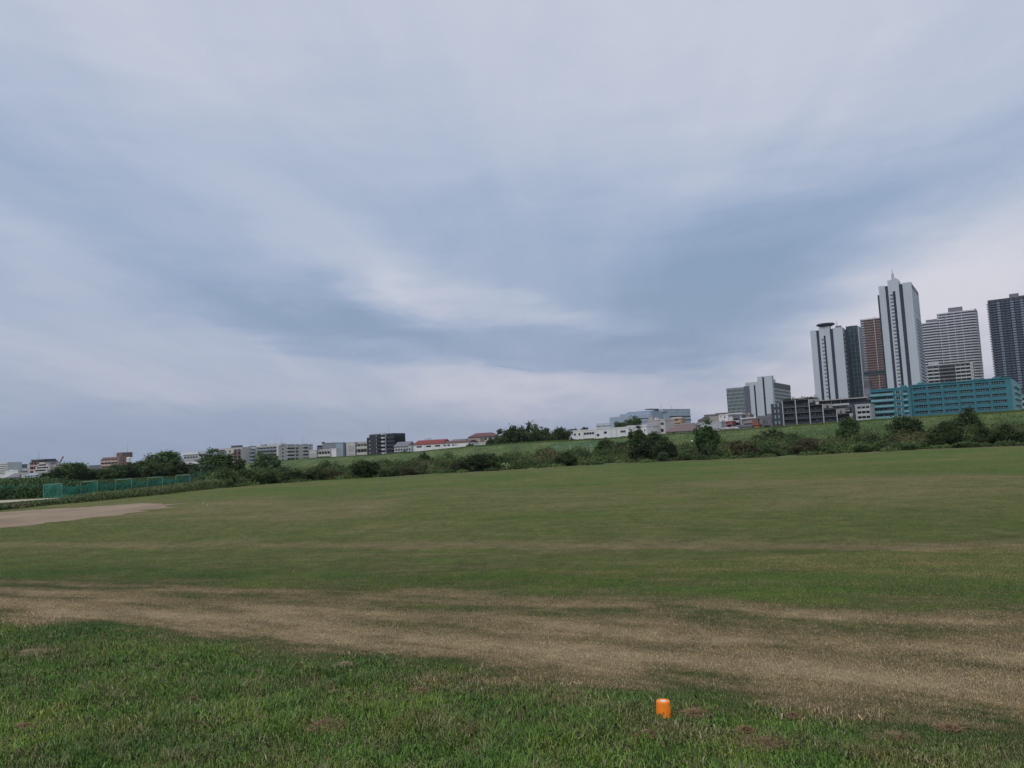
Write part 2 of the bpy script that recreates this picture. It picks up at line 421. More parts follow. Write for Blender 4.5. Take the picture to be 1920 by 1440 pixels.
def balconies(f, s0, s1, z0, z1, nr, ms, mg, depth=1.3, rail=1.0, bays=0, mw=None, slab=.22, wtop=.82, piers=True, name='balcony', gaps=False):
    """a stack of balconies with a solid rail in front of a row of glass doors"""
    bh = (z1 - z0) / nr
    f.copies('window_band', mg, [(s0 + .1, z0 + bh * j + slab) for j in range(nr)], s1 - s0 - .2, bh * wtop, -.05, .04)
    mb = MB()
    def bx(a, b_, c, d_, e, f_): f.box(mb, a, b_, e, f_, c, d_)
    o3 = f.o; f.o = Vector((0, 0, 0))
    f.box(mb, 0, s1 - s0, 0, slab, -.02, depth); f.box(mb, 0, s1 - s0, slab, slab + rail, depth - .12, depth + .02)
    f.box(mb, 0, .12, slab, slab + rail, 0, depth - .12); f.box(mb, s1 - s0 - .12, s1 - s0, slab, slab + rail, 0, depth - .12)
    me = mb.mesh(name, ms); f.o = o3
    for j in range(nr):
        o = bpy.data.objects.new(name, me); col.objects.link(o); o.parent = f.b.root
        p = f.o + f.sd * s0; o.location = (p.x, p.y, z0 + bh * j)
    if bays:
        bw = (s1 - s0) / bays
        f.copies('party_wall', mw or ms, [(s0 + bw * i - .1, z0) for i in range(bays + 1)], .2, z1 - z0, .0, depth + .06)
def rooftop(b, s0, s1, d0, d1, h, m, name='roof_house'):
    return MB().box(s0, s1, d0, d1, b.H + .01, b.H + h).build(name, m, b.root)
def mast(b, s, d, h, r=.12, z=None, name='antenna', m=None):
    z = b.H if z is None else z
    MB().tube([(s, d, z), (s, d, z + h * .6), (s, d, z + h)], [r, r * .7, r * .3], 5).build(name, m or M_grey, b.root)

M_panel = mat('panel_white_grey', (.46, .50, .56), .5, .06, .05, grid=(3.4, 4.1, .05, .16))
M_navy = mat('navy_cladding', (.035, .04, .07), .5, .12, .1)
M_grey = mat('grey_paint', (.25, .26, .28), .7); M_lgrey = mat('light_grey_paint', (.42, .43, .46), .8, .1, .2)
M_dgrey = mat('dark_grey_cladding', (.075, .078, .09), .7, .15)
M_mgrey = mat('mid_grey_cladding', (.16, .165, .185), .7, .12)
M_teal = mat('teal_paint', (.045, .172, .222), .75, .20, .22)
M_teal_l = mat('pale_teal_paint', (.16, .33, .37), .7, .1, .2)
M_white = mat('white_paint', (.66, .66, .68), .8, .07, .15)
M_cream = mat('cream_paint', (.50, .475, .46), .85, .08, .15)
M_beige = mat('beige_concrete', (.36, .33, .32), .9, .1, .2)
M_black = mat('black_brown_tile', (.028, .029, .036), .6, .2)
M_blueg = mat('pale_blue_cladding', (.33, .40, .49), .5, .06, .1, grid=(1.8, 3.0, .04, .12))
M_bluec = mat('blue_grey_concrete', (.26, .32, .40), .8, .08)
M_orange = mat('orange_tan_stucco', (.40, .27, .20), .9, .1)
M_redroof = mat('red_roof', (.19, .045, .045), .8, .15, .5)
M_brick = mat('brick_red_tile', (.27, .11, .10), .85, .2, .5)
M_brownroof = mat('brown_roof_tile', (.16, .12, .12), .9, .15, .6)
M_maroon = mat('maroon_roof', (.13, .065, .07), .8, .1, .5)
M_net = mat('red_brown_screen', (.165, .105, .105), .9, .35, .9)
M_glass = glass('window_glass'); M_glassd = glass('dark_glass', (.012, .018, .028), .1, .12)
M_glasst = glass('teal_glass', (.022, .05, .065), .12, .1, 4)
M_glassb = glass('blue_grey_glass', (.075, .09, .12), .15, .3)
M_curt = mat('pale_curtain', (.42, .42, .41), .9, .15)
TOW = 'high-rise towers beyond the levee'; APT = 'apartment blocks along the levee'; LOW = 'low houses behind the levee'

def main_tower():
    b = Bld('office_tower', 'tallest pale grey office tower with dark vertical stripes and spire on top', 'tower', z8(762, 255), 835, 33, z8(1068, 212), 0, M_navy, group=TOW, C=z8(1140, 318))
    F, S = b.F, b.S; sx = lambda x, y=255: F.spx(z8(x, y))
    H = b.H; zc_ = F.zpx(z8(905, 180)); zn = F.zpx(z8(905, 292)); W = b.W
    s1, s2, s3, s4 = sx(820, 248), sx(848, 245), sx(953, 225), sx(988, 222)
    c1, c2 = sx(895, 290), sx(920, 290)
    F.part('wall_slab', M_panel, (-.4, s1, 0, H + 1.2, -2, 1.4)); F.part('wall_slab', M_panel, (s4, W + .4, 0, H + 1.2, -2, 1.4))
    F.part('core_wall', M_panel, (s2, c1, 0, zc_, -6, 2.2), (c2, s3, 0, zc_, -6, 2.2), (c1, c2, zn, zc_, -6, 2.2))
    F.part('window_strip', M_glassd, (c1, c2, 0, zn, -1, 1.0))
    n = 40; fh = zn / n
    F.copies('fin', M_mgrey, [(s2 + (c1 - s2) * .35, i * fh) for i in range(12, n)], (c1 - s2) * .65, .7, 2.2, 3.0)
    F.copies('louvre_strip', M_navy, [(s1 + .05, H - .6), (s3 + .05, H - .6)], s2 - s1 - .1, 1.2, -2, .2)
    z0 = 20; zt = S.zpx(z8(1075, 480)); D = b.D; fh = (zt - z0) / 29
    S.part('wall_slab', M_panel, (0, D, 0, H + 1.2, -1, .3))
    S.copies('window_band', M_navy, [(D * .30, z0 + fh * i) for i in range(29)], D * .64, fh * .46, .2, .38)
    S.copies('vent_band', M_mgrey, [(D * .05, zt + (H - zt) * i / 7) for i in range(1, 7)], D * .88, .7, .2, .36)
    S.part('louvre', M_mgrey, (D * .05, D * .95, H - 4.2, H - .5, .2, .4))
    # rear wing of dark glass at the left
    e = F.spx(z8(736, 315)); h = F.zpx(z8(745, 315))
    MB().box(e * 1.05, -.41, 9, D * .8, 0, h).build('glass_wing', M_glasst, b.root)
    # crown
    cx = (c1 + c2) / 2; cr = MB(); cr.box(s2, s3, 6.01, 20, H - 1, zc_ - .5).build('core_top', M_panel, b.root)
    zp = F.zpx(z8(885, 118)); zt2 = F.zpx(z8(885, 60)); px = sx(893, 170)
    sp = MB().tube([(px, 3, zc_ - .5), (px, 3, zc_ + (zp - zc_) * .4), (px, 3, zp)], [1.5, 1.4, 1.2], 8).build('spire', M_lgrey, b.root)
    MB().tube([(px, 3, zp), (px, 3, zp + (zt2 - zp) * .5), (px, 3, zt2)], [.5, .35, .12], 6).build('mast', M_lgrey, sp)
    for q in ((s3 - 4, 3.5, 2.6), (s3 - 6, 6, 1.0), (s2 + 2.5, 3.5, 1.6)):
        MB().box(q[0], q[0] + 1.7, q[1], q[1] + 2, zc_ - .3, zc_ + q[2]).build('roof_unit', M_lgrey, b.root)
    return b
def left_tower():
    b = Bld('office_tower', 'pale grey office tower with dark stripes and a round disc on its roof', 'tower', z8(103, 680), 880, 33, z8(405, 640), 34, M_navy, group=TOW)
    F, S = b.F, b.S; sx = lambda x, y=680: F.spx(z8(x, y)); H = b.H; W = b.W
    s1, s2, s3, s4 = sx(157, 675), sx(185, 672), sx(288, 655), sx(318, 652); c1, c2 = sx(231, 720), sx(249, 720)
    zt = F.zpx(z8(240, 632)); zn = F.zpx(z8(240, 718))
    F.part('wall_slab', M_panel, (-.4, s1, 0, H + 1, -2, 1.4)); F.part('wall_slab', M_panel, (s4, W + .4, 0, H + 1, -2, 1.4))
    F.part('core_wall', M_panel, (s2, c1, 0, zt, -6, 2.2), (c2, s3, 0, zt, -6, 2.2), (c1, c2, zn, zt, -6, 2.2))
    F.part('window_strip', M_glassd, (c1, c2, 0, zn, -1, 1.0))
    n = 27; fh = zn / n
    F.copies('fin', M_mgrey, [(s2 + (c1 - s2) * .5, i * fh) for i in range(6, n)], (c1 - s2) * .5, .7, 2.2, 3.0)
    F.copies('louvre_strip', M_navy, [(s1 + .05, H - .6), (s3 + .05, H - .6)], s2 - s1 - .1, 1.2, -2, .2)
    S.part('wall_slab', M_panel, (0, 12, 0, H + 1, -1, .3))
    fh = H / 26
    S.copies('window_band', M_glassd, [(1.5, fh * i + 1) for i in range(2, 25)], 9, fh * .5, .2, .4)
    # disc
    cs = sx(241, 640); r = 10.2
    pod = MB().lathe([(.6, zt - .4), (r * .45, zt), (r * .96, zt + 2.4), (r, zt + 3.0), (r * .9, zt + 4.0), (r * .3, zt + 4.7), (.6, zt + 4.8)], 32, (cs, 4.5)).build('roof_disc', M_navy, b.root)
    for p in pod.data.polygons: p.use_smooth = False
    mast(b, W * .82, 6, F.zpx(z8(393, 560)) - H, .45); rooftop(b, W * .78, W * .95, 2, 8, 3.5, M_mgrey, 'roof_unit')
    # dark glass wing to the right
    a = at(*z8(440, 636), 905); q = b.inv @ a; q2 = b.inv @ at(*z8(556, 632), 905)
    # wing as a box in the tower's space, its front parallel to the tower's
    hz = q.z; u = Face(b, (0, q.y, 0), (1, 0, 0), (0, -1, 0)); s0 = u.spx(z8(440, 636)); s1_ = u.spx(z8(553, 630))
    wing = MB().box(s0, s1_, q.y, q.y + 30, 0, hz).build('glass_wing', M_glasst, b.root)
    u.copies('mullion', M_mgrey, [(s0 + (s1_ - s0) * t, 0) for t in (0, .33, .66)], .35, hz, 0, .25, parent=b.root)
    u.copies('floor_band', mat('teal_spandrel', (.05, .085, .095), .3), [(s0, hz * i / 26) for i in range(4, 27)], s1_ - s0, .8, 0, .12)
    MB().box(s1_ + .01, s1_ + 1.2, q.y + 1, q.y + 26, 0, hz).build('corner_pier', M_panel, b.root)
    MB().box(s1_ + 1.21, s1_ + 6, q.y + 14, q.y + 34, 0, hz * .5).build('annex', M_mgrey, b.root)
    MB().box(s0 + 3, s0 + 8, q.y + 4, q.y + 9, hz, hz + 1.6).build('roof_unit', M_lgrey, b.root)
    return b
def red_tower():
    b = Bld('tower_under_construction', 'red brown tower under construction between the two striped office towers', 'tower', z8(582, 575), 965, 33, z8(800, 560), 26, mat('plum_brown_concrete', (.14, .095, .10), .9, .2), group=TOW, noroof=True)
    F = b.F; H = b.H; W = b.W; m = F.spx(z8(615, 572)); n = 46; fh = H / n
    mr = M_net; sl = mat('bare_slab', (.34, .28, .28), .9)
    F.copies('floor_slab', M_lgrey, [(-.5, fh * i) for i in range(6, n + 1)], m + .3, fh * .42, -.5, .8)
    F.copies('floor_slab', sl, [(m, fh * i) for i in range(6, n + 1)], W - m, fh * .30, -.5, .9)
    nb = 9
    F.copies('screen', mr, [(m + (W - m) * (i + .08) / nb, 14) for i in range(nb)], (W - m) / nb * .34, H - 16, -.3, 1.15)
    F.part('hoist', mat('hoist_white', (.42, .36, .35), .7), (F.spx(z8(710, 560)), F.spx(z8(717, 560)), 10, F.zpx(z8(710, 542)), 1.2, 2.4))
    F.part('window_band', M_glassb, (0, m - 1, 10, H - 1, -.2, .1))
    for i in range(7):
        mast(b, W * (.05 + .15 * i), 1 + (i % 2) * 3, 2.2 + (i * 37 % 5) * .5, .25, name='scaffold_post')
    F.part('scaffold_rail', M_grey, (-1, W, H + 1.9, H + 2.1, -.3, .0)); F.part('scaffold_rail', M_grey, (0, W * .8, H + .9, H + 1.1, -.3, .0))
def bridge():
    A = at(*z8(612, 1066), 860); B = at(*z8(843, 1062), 842)
    hgt = (at(*z8(612, 1066), 860).z - at(*z8(612, 1106), 860).z)
    L = (B - A); Lh = math.hypot(L.x, L.y); an = math.atan2(L.y, L.x)
    r = empty('skybridge', (A.x, A.y, A.z - hgt), an, 'dark double deck skybridge joining the two striped office towers', 'skybridge')
    MB().box(0, Lh, 0, 5, 0, hgt * .26).build('lower_deck', M_dgrey, r); MB().box(0, Lh, 0, 5, hgt * .72, hgt).build('upper_deck', M_dgrey, r)
    MB().box(.2, Lh, .6, 4.4, hgt * .26, hgt * .72).build('glazing', M_glasst, r)
def rounded(W, D, r, g=0.0, n=7):
    p = [(-g, -g)]
    for i in range(n + 1):
        a = -math.pi / 2 + math.pi / 2 * i / n; p.append((W - r + (r + g) * math.cos(a), r + (r + g) * math.sin(a)))
    return p + [(W + g, D + g), (-g, D + g)]
def white_tower():
    b = Bld('apartment_tower', 'white banded apartment tower with rounded corner and stepped lower wing', 'tower', z9(400, 482), 1010, 33, z9(882, 408), 30, M_glassb, group=TOW, body=None)
    F = b.F; H = b.H; W = b.W; n = 44; fh = H / n; r = 8
    mb = M_glassb; mw = mat('white_balcony_rail', (.55, .55, .60), .7, .05)
    MB().prism(rounded(W, b.D, r), 0, H).build('wall', glass('tower_glazing', (.10, .11, .14), .2, .45, 3), b.root)
    ring = MB().prism(rounded(W, b.D, r, 1.5), 0, fh * .40).mesh('balcony', mw)
    for i in range(8, n + 1):
        o = bpy.data.objects.new('balcony', ring); col.objects.link(o); o.parent = b.root; o.location = (0, 0, fh * i - .2)
    F.copies('party_wall', mw, [(W * t, 30) for t in (.02, .22, .42, .62)], .5, H - 30, 0, 1.3)
    rooftop(b, W * .28, W * .66, 4, 14, F.zpx(z9(540, 390)) - H, M_mgrey); rooftop(b, W * .97, W * 1.02, 3, 6, 2.5, M_mgrey, 'roof_unit')
    # lower wing, further left
    u = Face(b, (0, -3, 0), (1, 0, 0), (0, -1, 0)); s0 = u.spx(z9(150, 610)); h2 = u.zpx(z9(300, 590)); k = int(h2 / fh)
    wg = MB().box(s0, -.5, -3, 24, 0, h2 - .2).build('wing', glass('tower_glazing'), b.root)
    r2 = MB().box(s0 - 1, -.4, -4.5, 24, 0, fh * .40).mesh('balcony', mw)
    for i in range(8, k + 1):
        o = bpy.data.objects.new('balcony', r2); col.objects.link(o); o.parent = b.root; o.location = (0, 0, fh * i - .2)
    MB().box(s0 * .62, s0 * .05, 1, 10, h2, h2 + 5.2).build('roof_house', M_mgrey, b.root)
    # low blocks in front of it
    c = Bld('apartment_block', 'cream and dark apartment block in front of the white banded tower', 'building', z9(262, 1148), 640, 33, z9(850, 1098), 14, M_dgrey, group=APT, roofm=M_beige)
    F = c.F; W = c.W; H = c.H; fh = 2.95; n = 8; zt = H - .4; z0 = zt - n * fh
    s1 = F.spx(z9(412, 1140)); s2 = F.spx(z9(620, 1125)); s3 = F.spx(z9(815, 1105))
    balconies(F, 0, s1, z0, zt, n, M_lgrey, M_glassd, bays=2); balconies(F, s1 + .2, s2, z0, zt, n, M_mgrey, M_glassd, bays=8, mw=M_dgrey, rail=.9)
    balconies(F, s2 + .2, s3, z0, zt, n, M_lgrey, M_glassd, bays=3)
    F.part('stair_wall', M_lgrey, (s3 + .2, W, 0, H + .6, -1, 1.3)); windows(F, s3 + .2, W, z0, zt, 1, n, .3, .35, M_glassd, d=1.36)
    MB().box(1, s1, 2, 8, H + .3, H + 3.8).build('roof_house', M_lgrey, c.root)
def dark_tower():
    b = Bld('apartment_tower', 'dark navy apartment tower at the far right edge of the skyline', 'tower', z9(1042, 303), 930, 33, (2010, 562), 30, M_dgrey, group=TOW)
    F = b.F; H = b.H; W = b.W; fh = 3.05; n = int(H / fh)
    zones = [(1045, 1080), (1088, 1140), (1150, 1192), (1206, 1246), (1266, 1310), (1325, 1372), (1388, 1442), (1452, 1500), (1512, 1560), (1580, 1640), (1660, 1720)]
    mr = mat('slate_rail', (.095, .12, .18), .5, .1); ml = mat('slate_rail_light', (.18, .23, .30), .4, .1)
    F.copies('balcony', mr, [(.5, j * fh) for j in range(16, n)], W - .6, fh * .42, 0, 1.0)
    for i in (2, 5, 7):
        a, c_ = zones[i]; sa, sb = F.spx(z9(a, 300)), F.spx(z9(c_, 300)); F.copies('bay_window', ml, [(sa, j * fh - .1) for j in range(16, n)], sb - sa, fh * .62, 1.0, 1.25)
    for a, c_, t in ((1325, 1450, 215), (1450, 1600, 236)):
        sa, sb = F.spx(z9(a, 300)), F.spx(z9(c_, 300)); MB().box(sa, sb, .3, 12, H + .5, F.zpx(z9(a, t))).build('roof_house', M_mgrey, b.root)
    F.copies('window_band', M_glassd, [(.3, j * fh + fh * .45) for j in range(16, n)], W - .6, fh * .5, -.02, .05)
    F.part('corner_pier', M_dgrey, (-.3, .8, 0, H, 0, 1.6))
    for (a0, c0), (a1, c1) in zip(zones, zones[1:]): F.part('pier', M_black, (F.spx(z9(c0, 300)) + .1, F.spx(z9(a1, 300)) - .1, 0, H - .2, 0, 1.4))
    F.copies('corner_balcony', mr, [(-1.6, j * fh) for j in range(16, n)], 1.9, fh * .4, -3, 1.2)
def teal_right():
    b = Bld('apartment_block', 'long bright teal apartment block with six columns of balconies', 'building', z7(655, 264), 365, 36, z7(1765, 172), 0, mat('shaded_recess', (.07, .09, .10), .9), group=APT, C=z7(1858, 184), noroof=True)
    F, S = b.F, b.S; W = b.W; H = b.H
    tops = [270, 335, 403, 470, 535]; xs = (685, 820)
    zo = [(F.zpx(z7(745, 285 - 3)), F.zpx(z7(745, 312))), (F.zpx(z7(745, 345)), F.zpx(z7(745, 376))), (F.zpx(z7(745, 412)), F.zpx(z7(745, 445))), (F.zpx(z7(760, 478)), F.zpx(z7(760, 512))), (F.zpx(z7(770, 545)), F.zpx(z7(770, 582)))]
    fh = (zo[0][0] - zo[4][0]) / 4; op = fh * .46
    rows = [(zo[4][0] + fh * i - op, zo[4][0] + fh * i) for i in range(-3, 5)]
    px = [(672, 822), (845, 992), (1018, 1170), (1195, 1350), (1375, 1535), (1558, 1722)]
    bays = [(F.spx(z7(a, 300)), F.spx(z7(c, 300))) for a, c in px]
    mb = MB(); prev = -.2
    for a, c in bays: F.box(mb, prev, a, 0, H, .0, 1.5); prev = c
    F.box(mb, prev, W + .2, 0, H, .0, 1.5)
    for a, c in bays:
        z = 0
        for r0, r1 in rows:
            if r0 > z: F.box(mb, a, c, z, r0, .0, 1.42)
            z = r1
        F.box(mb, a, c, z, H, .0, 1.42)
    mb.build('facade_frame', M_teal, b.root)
    F.part('cornice', M_teal, (-.4, W + .4, H, H + .5, -2, 1.75))
    for a, c in bays:
        w_ = c - a
        me = MB(); F_o = F.o; F.o = Vector((0, 0, 0))
        F.box(me, 0, w_, 0, op, -.05, .05); mesh_g = me.mesh('window', M_glassd)
        me = MB()
        for t0, t1, hh in ((.02, .06, 1), (.16, .18, 1), (.30, .36, .9), (.47, .53, 1), (.64, .70, .9), (.8, .82, 1), (.94, .98, 1)): F.box(me, w_ * t0, w_ * t1, 0, op * hh, .06, .16)
        mesh_c = me.mesh('door_frame', M_curt)
        me = MB(); F.box(me, 0, w_, .55, .63, 1.3, 1.38)
        for q in range(13): F.box(me, w_ * q / 12.5, w_ * q / 12.5 + .06, -.1, .55, 1.31, 1.37)
        mesh_r = me.mesh('railing', M_teal_l); F.o = F_o
        for r0, r1 in rows[2:]:
            for nm, mm in (('window', mesh_g), ('railing', mesh_r)):
                o = bpy.data.objects.new(nm, mm); col.objects.link(o); o.parent = b.root; o.location = (a, 0, r0)
                if nm == 'window': o2 = bpy.data.objects.new('door_frame', mesh_c); col.objects.link(o2); o2.parent = o
    F.copies('downpipe', M_teal, [(s - .25, 0) for s, _ in bays[1:]] , .15, H, 1.5, 1.65)
    S.part('side_wall', M_teal_l, (0, b.D, 0, H, 0, .3))
    balconies(S, b.D * .2, b.D * .85, rows[2][0] - fh * .35, rows[7][0] - fh * .35 + fh, 6, M_teal_l, M_glass, depth=1.0)
    rooftop(b, W * .05, W * .12, 4, 8, 1.6, M_teal); rooftop(b, W * .63, W * .7, 4, 8, 1.2, M_teal); rooftop(b, W * .82, W * .9, 4, 8, 1.2, M_teal)
    mast(b, W * .34, 3, 3)
def teal_left():
    b = Bld('apartment_block', 'teal apartment block with glass railed balconies left of the long teal block', 'building', z7(185, 318), 355, 33, z7(632, 270), 0, M_teal, group=APT, C=z7(655, 290))
    F, S = b.F, b.S; H = b.H; W = b.W; sx = lambda x: F.spx(z7(x, 330))
    zs = [F.zpx(z7(320, y)) for y in (375, 437, 500, 565, 632)]; fh = (zs[0] - zs[4]) / 4
    s0, s1 = sx(195), sx(445); n = 7; z0 = zs[0] - fh * 6
    F.copies('slab', M_teal, [(s0, z0 + fh * i - .2) for i in range(n)] + [(s0, zs[0] + fh * .72)], s1 - s0, .32, 0, 1.5)
    F.copies('window_band', M_glass, [(s0 + .2, z0 + fh * i + .15) for i in range(n)], s1 - s0 - .4, fh * .72, -.05, .05)
    mg = mat('frosted_rail', (.16, .33, .36), .3, .15)
    k = 12; bw = (s1 - s0) / k; pm = mat('rail_post', (.30, .48, .50), .6)
    for i in range(n):
        o = F.part('railing', mg, (s0, s1, z0 + fh * i + .12, z0 + fh * i + 1.0, 1.36, 1.42))
        F.part('rail_posts', pm, *[(s0 + bw * j, s0 + bw * j + .1, z0 + fh * i + .12, z0 + fh * i + 1.25, 1.42, 1.5) for j in range(k + 1)], parent=o)
    a, c = sx(475), sx(525)
    for i in range(n):
        z = z0 + fh * i + .5
        F.copies('window', M_glass, [(a, z), (a + (c - a) * .55, z)], (c - a) * .4, 1.2, -.05, .08)
        F.part('window_frame', M_curt, (a - .2, c, z - .15, z, 0, .14), (a - .2, a, z, z + 1.3, 0, .14), (c - .1, c + .1, z, z + 1.3, 0, .14))
    a, c = sx(560), sx(605)
    F.copies('window', M_glass, [(a, z0 + fh * i) for i in range(n)], c - a, fh * .7, -.05, .06)
    F.copies('balcony', M_teal_l, [(a - .1, z0 + fh * i - .3) for i in range(n)], c - a + .2, .95, .0, .7)
    rooftop(b, W * .75, W * .9, 2, 6, 1.4, M_teal)
    # sliver at the right edge of the photograph
    c = Bld('apartment_block', 'small pale teal block with balconies cut by the right edge', 'building', (1914, 742), 400, 33, (1960, 738), 10, M_teal_l, group=APT)
    balconies(c.F, .3, c.W - .3, c.H - 15.5, c.H - .8, 5, M_lgrey, M_glass, bays=3)
    c = Bld('concrete_annex', 'plain mauve grey annex between the disc tower and teal block', 'building', z8(615, 1228), 600, 33, z8(668, 1226), 12, mat('mauve_grey', (.20, .19, .24), .8), group=APT)
    windows(c.F, .5, c.W - .5, 2, c.H - 2, 2, 6, .4, .4, M_glassb)
def black_block():
    b = Bld('apartment_block', 'black stepped apartment block with thin white piers between its balconies', 'building', zb(175, 215), 370, 33, zb(1150, 180), 16, M_black, group=APT, body=None)
    F = b.F; m = M_black; fh = 2.85
    sx = lambda x, y=300: F.spx(zb(x, y)); ztop = F.zpx(zb(300, 215))
    zf = F.zpx(zb(300, 328)); f1 = F.zpx(zb(300, 432)); fh = zf - f1; W = F.spx(zb(1480, 400))
    X = [sx(175), sx(408), sx(655), sx(905, 330), sx(1155, 400), sx(1400, 460)]
    tops = [zf + fh * 1.0, zf + fh * 1.0, zf + fh * .22, zf + fh * .22 - fh * .85, zf - fh * 1.65]
    tops = [F.zpx(zb(290, 215)), F.zpx(zb(530, 195)), F.zpx(zb(780, 285)), F.zpx(zb(1030, 365)), F.zpx(zb(1270, 450))]
    mb = MB()
    for i in range(5): mb.box(X[i], X[i + 1] - .002, 0, 14 - i * .01, 0, tops[i])
    mb.build('wall', m, b.root)
    rs = mat('smoked_rail', (.035, .045, .05), .25, .3); sl = mat('slab_edge_grey', (.15, .155, .18), .8)
    for i in range(5):
        z = zf
        while z > -3:
            if z < tops[i] - 1.5:
                F.part('window_band', glass('flat_windows', (.02, .024, .03), .15, .5, 2.2), (X[i] + .3, X[i + 1] - .3, z + .1, z + fh * .75, -.05, .05))
                F.part('balcony', sl, (X[i], X[i + 1], z - .14, z + .06, 0, 1.5))
                F.part('railing', rs, (X[i], X[i + 1] - .05, z + .06, z + 1.1, 1.4, 1.48))
            z -= fh
        F.part('roof_slab', M_dgrey, (X[i], X[i + 1] - .05, tops[i], tops[i] + .35, -13, 1.6))
    pt = [215, 195, 180, 265, 355, 435]
    for i in range(6):
        xx = (175, 408, 650, 900, 1150, 1390)[i]
        F.part('pier', M_lgrey, (sx(xx, pt[i]) - .18, sx(xx, pt[i]) + .18 + (1.0 if i == 5 else 0), 0, F.zpx(zb(xx, pt[i])), 1.2, 2.0))
    # terraces stepping back with pale parapets
    for (x0, x1, yt, yb, d) in ((650, 820, 182, 240, -.5), (895, 1065, 268, 345, -.6), (1145, 1300, 358, 438, -.7)):
        F.part('terrace_screen', mat('warm_grey_screen', (.26, .25, .26), .85), (sx(x0, yt), sx(x0, yt) + 1.6, F.zpx(zb(x0, yb)), F.zpx(zb(x0, yt)), 0, 1.3),
               (sx(x0, yt) + 1.6, sx(x1, yt), F.zpx(zb(x0, yt + 28)), F.zpx(zb(x0, yt)), .2, 1.1), (sx(x1, yt) - 1.6, sx(x1, yt), F.zpx(zb(x1, yb - 8)), F.zpx(zb(x1, yt)) - .1, 0, 1.3))
    G2 = Face(b, (0, 5, 0), (1, 0, 0), (0, -1, 0)); s = lambda x, y: G2.spx(zb(x, y)); z = lambda x, y: G2.zpx(zb(x, y))
    MB().box(s(820, 210), s(1390, 205), 5.01, 14.1, 2, z(820, 200)).build('upper_storey', M_black, b.root)
    MB().box(s(1390, 205) + .01, s(1725, 200), 5.02, 14, 2, z(1500, 192)).build('upper_storey', M_dgrey, b.root)
    G2.part('roof_slab', M_beige, (s(820, 200), s(1725, 190), z(900, 210), z(900, 194), -9, 1.6))
    G2.copies('window', M_glassd, [(s(820 + 85 * i, 240), z(1000, 262)) for i in range(10)], 2.2, 1.9, -.05, .06)
    G2.copies('window', M_glass, [(s(1000 + 85 * i, 340), z(1000, 345)) for i in range(5)], 2.0, 1.7, -.05, .06); G2.part('terrace_slab', M_mgrey, (s(1070, 365), s(1390, 360), z(1100, 372), z(1100, 352), 2.0, 3.6))
    G2.part('terrace_rail', M_lgrey, (s(1020, 290), s(1390, 290), z(1100, 300), z(1100, 268), 3.2, 3.5)); G2.part('terrace_rail', M_lgrey, (s(1290, 385), s(1400, 385), z(1300, 395), z(1300, 378), 3.2, 3.5))
    MB().tube([(s(1050, 180), 4, z(1050, 250)), (s(1050, 180), 4, z(1050, 75))], [.1, .05], 5).build('antenna', M_grey, b.root)
    MB().tube([(s(1215, 180), 4, z(1215, 250)), (s(1215, 180), 4, z(1215, 130))], [.1, .05], 5).build('antenna', M_grey, b.root)
    L = MB(); L.box(X[0] - 6, X[0] - .5, 1, 12, 0, tops[0] - .6); L.build('corner_block', mat('charcoal_cladding', (.05, .055, .065), .7), b.root)
    u = Face(b, (0, 1, 0), (1, 0, 0), (0, -1, 0))
    pl = [(X[0] - 6 + q, zf + .7 - fh * j) for j in range(0, 4) for q in (1.4, 3.1)]
    u.copies('window', mat('pale_blue_window', (.22, .30, .36), .3), pl, .7, 1.6, -.05, .06)
    for i in range(9): # planting on the roof
        x = X[0] + .8 + i * 1.75; mbs = MB()
        clump(mbs, (x, 2.2, tops[0] + .75), (1.3, .9, .55 + .3 * (i % 3)), 90, .42); mbs.build('roof_planting', M_leafd, b.root)
    # grey right part
    c = Bld('apartment_block', 'light grey three storey block between the black block and teal block', 'building', zb(1470, 295), 345, 33, zb(1745, 285), 12, M_lgrey, group=APT)
    F = c.F; zt = F.zpx(zb(1600, 302)); f = (F.zpx(zb(1600, 390)) - F.zpx(zb(1600, 480)))
    s0, s1 = F.spx(zb(1510, 320)), F.spx(zb(1740, 310))
    balconies(F, s0, s1, zt - 4 * f, zt, 4, M_lgrey, M_black, bays=3, rail=.9, wtop=.85)
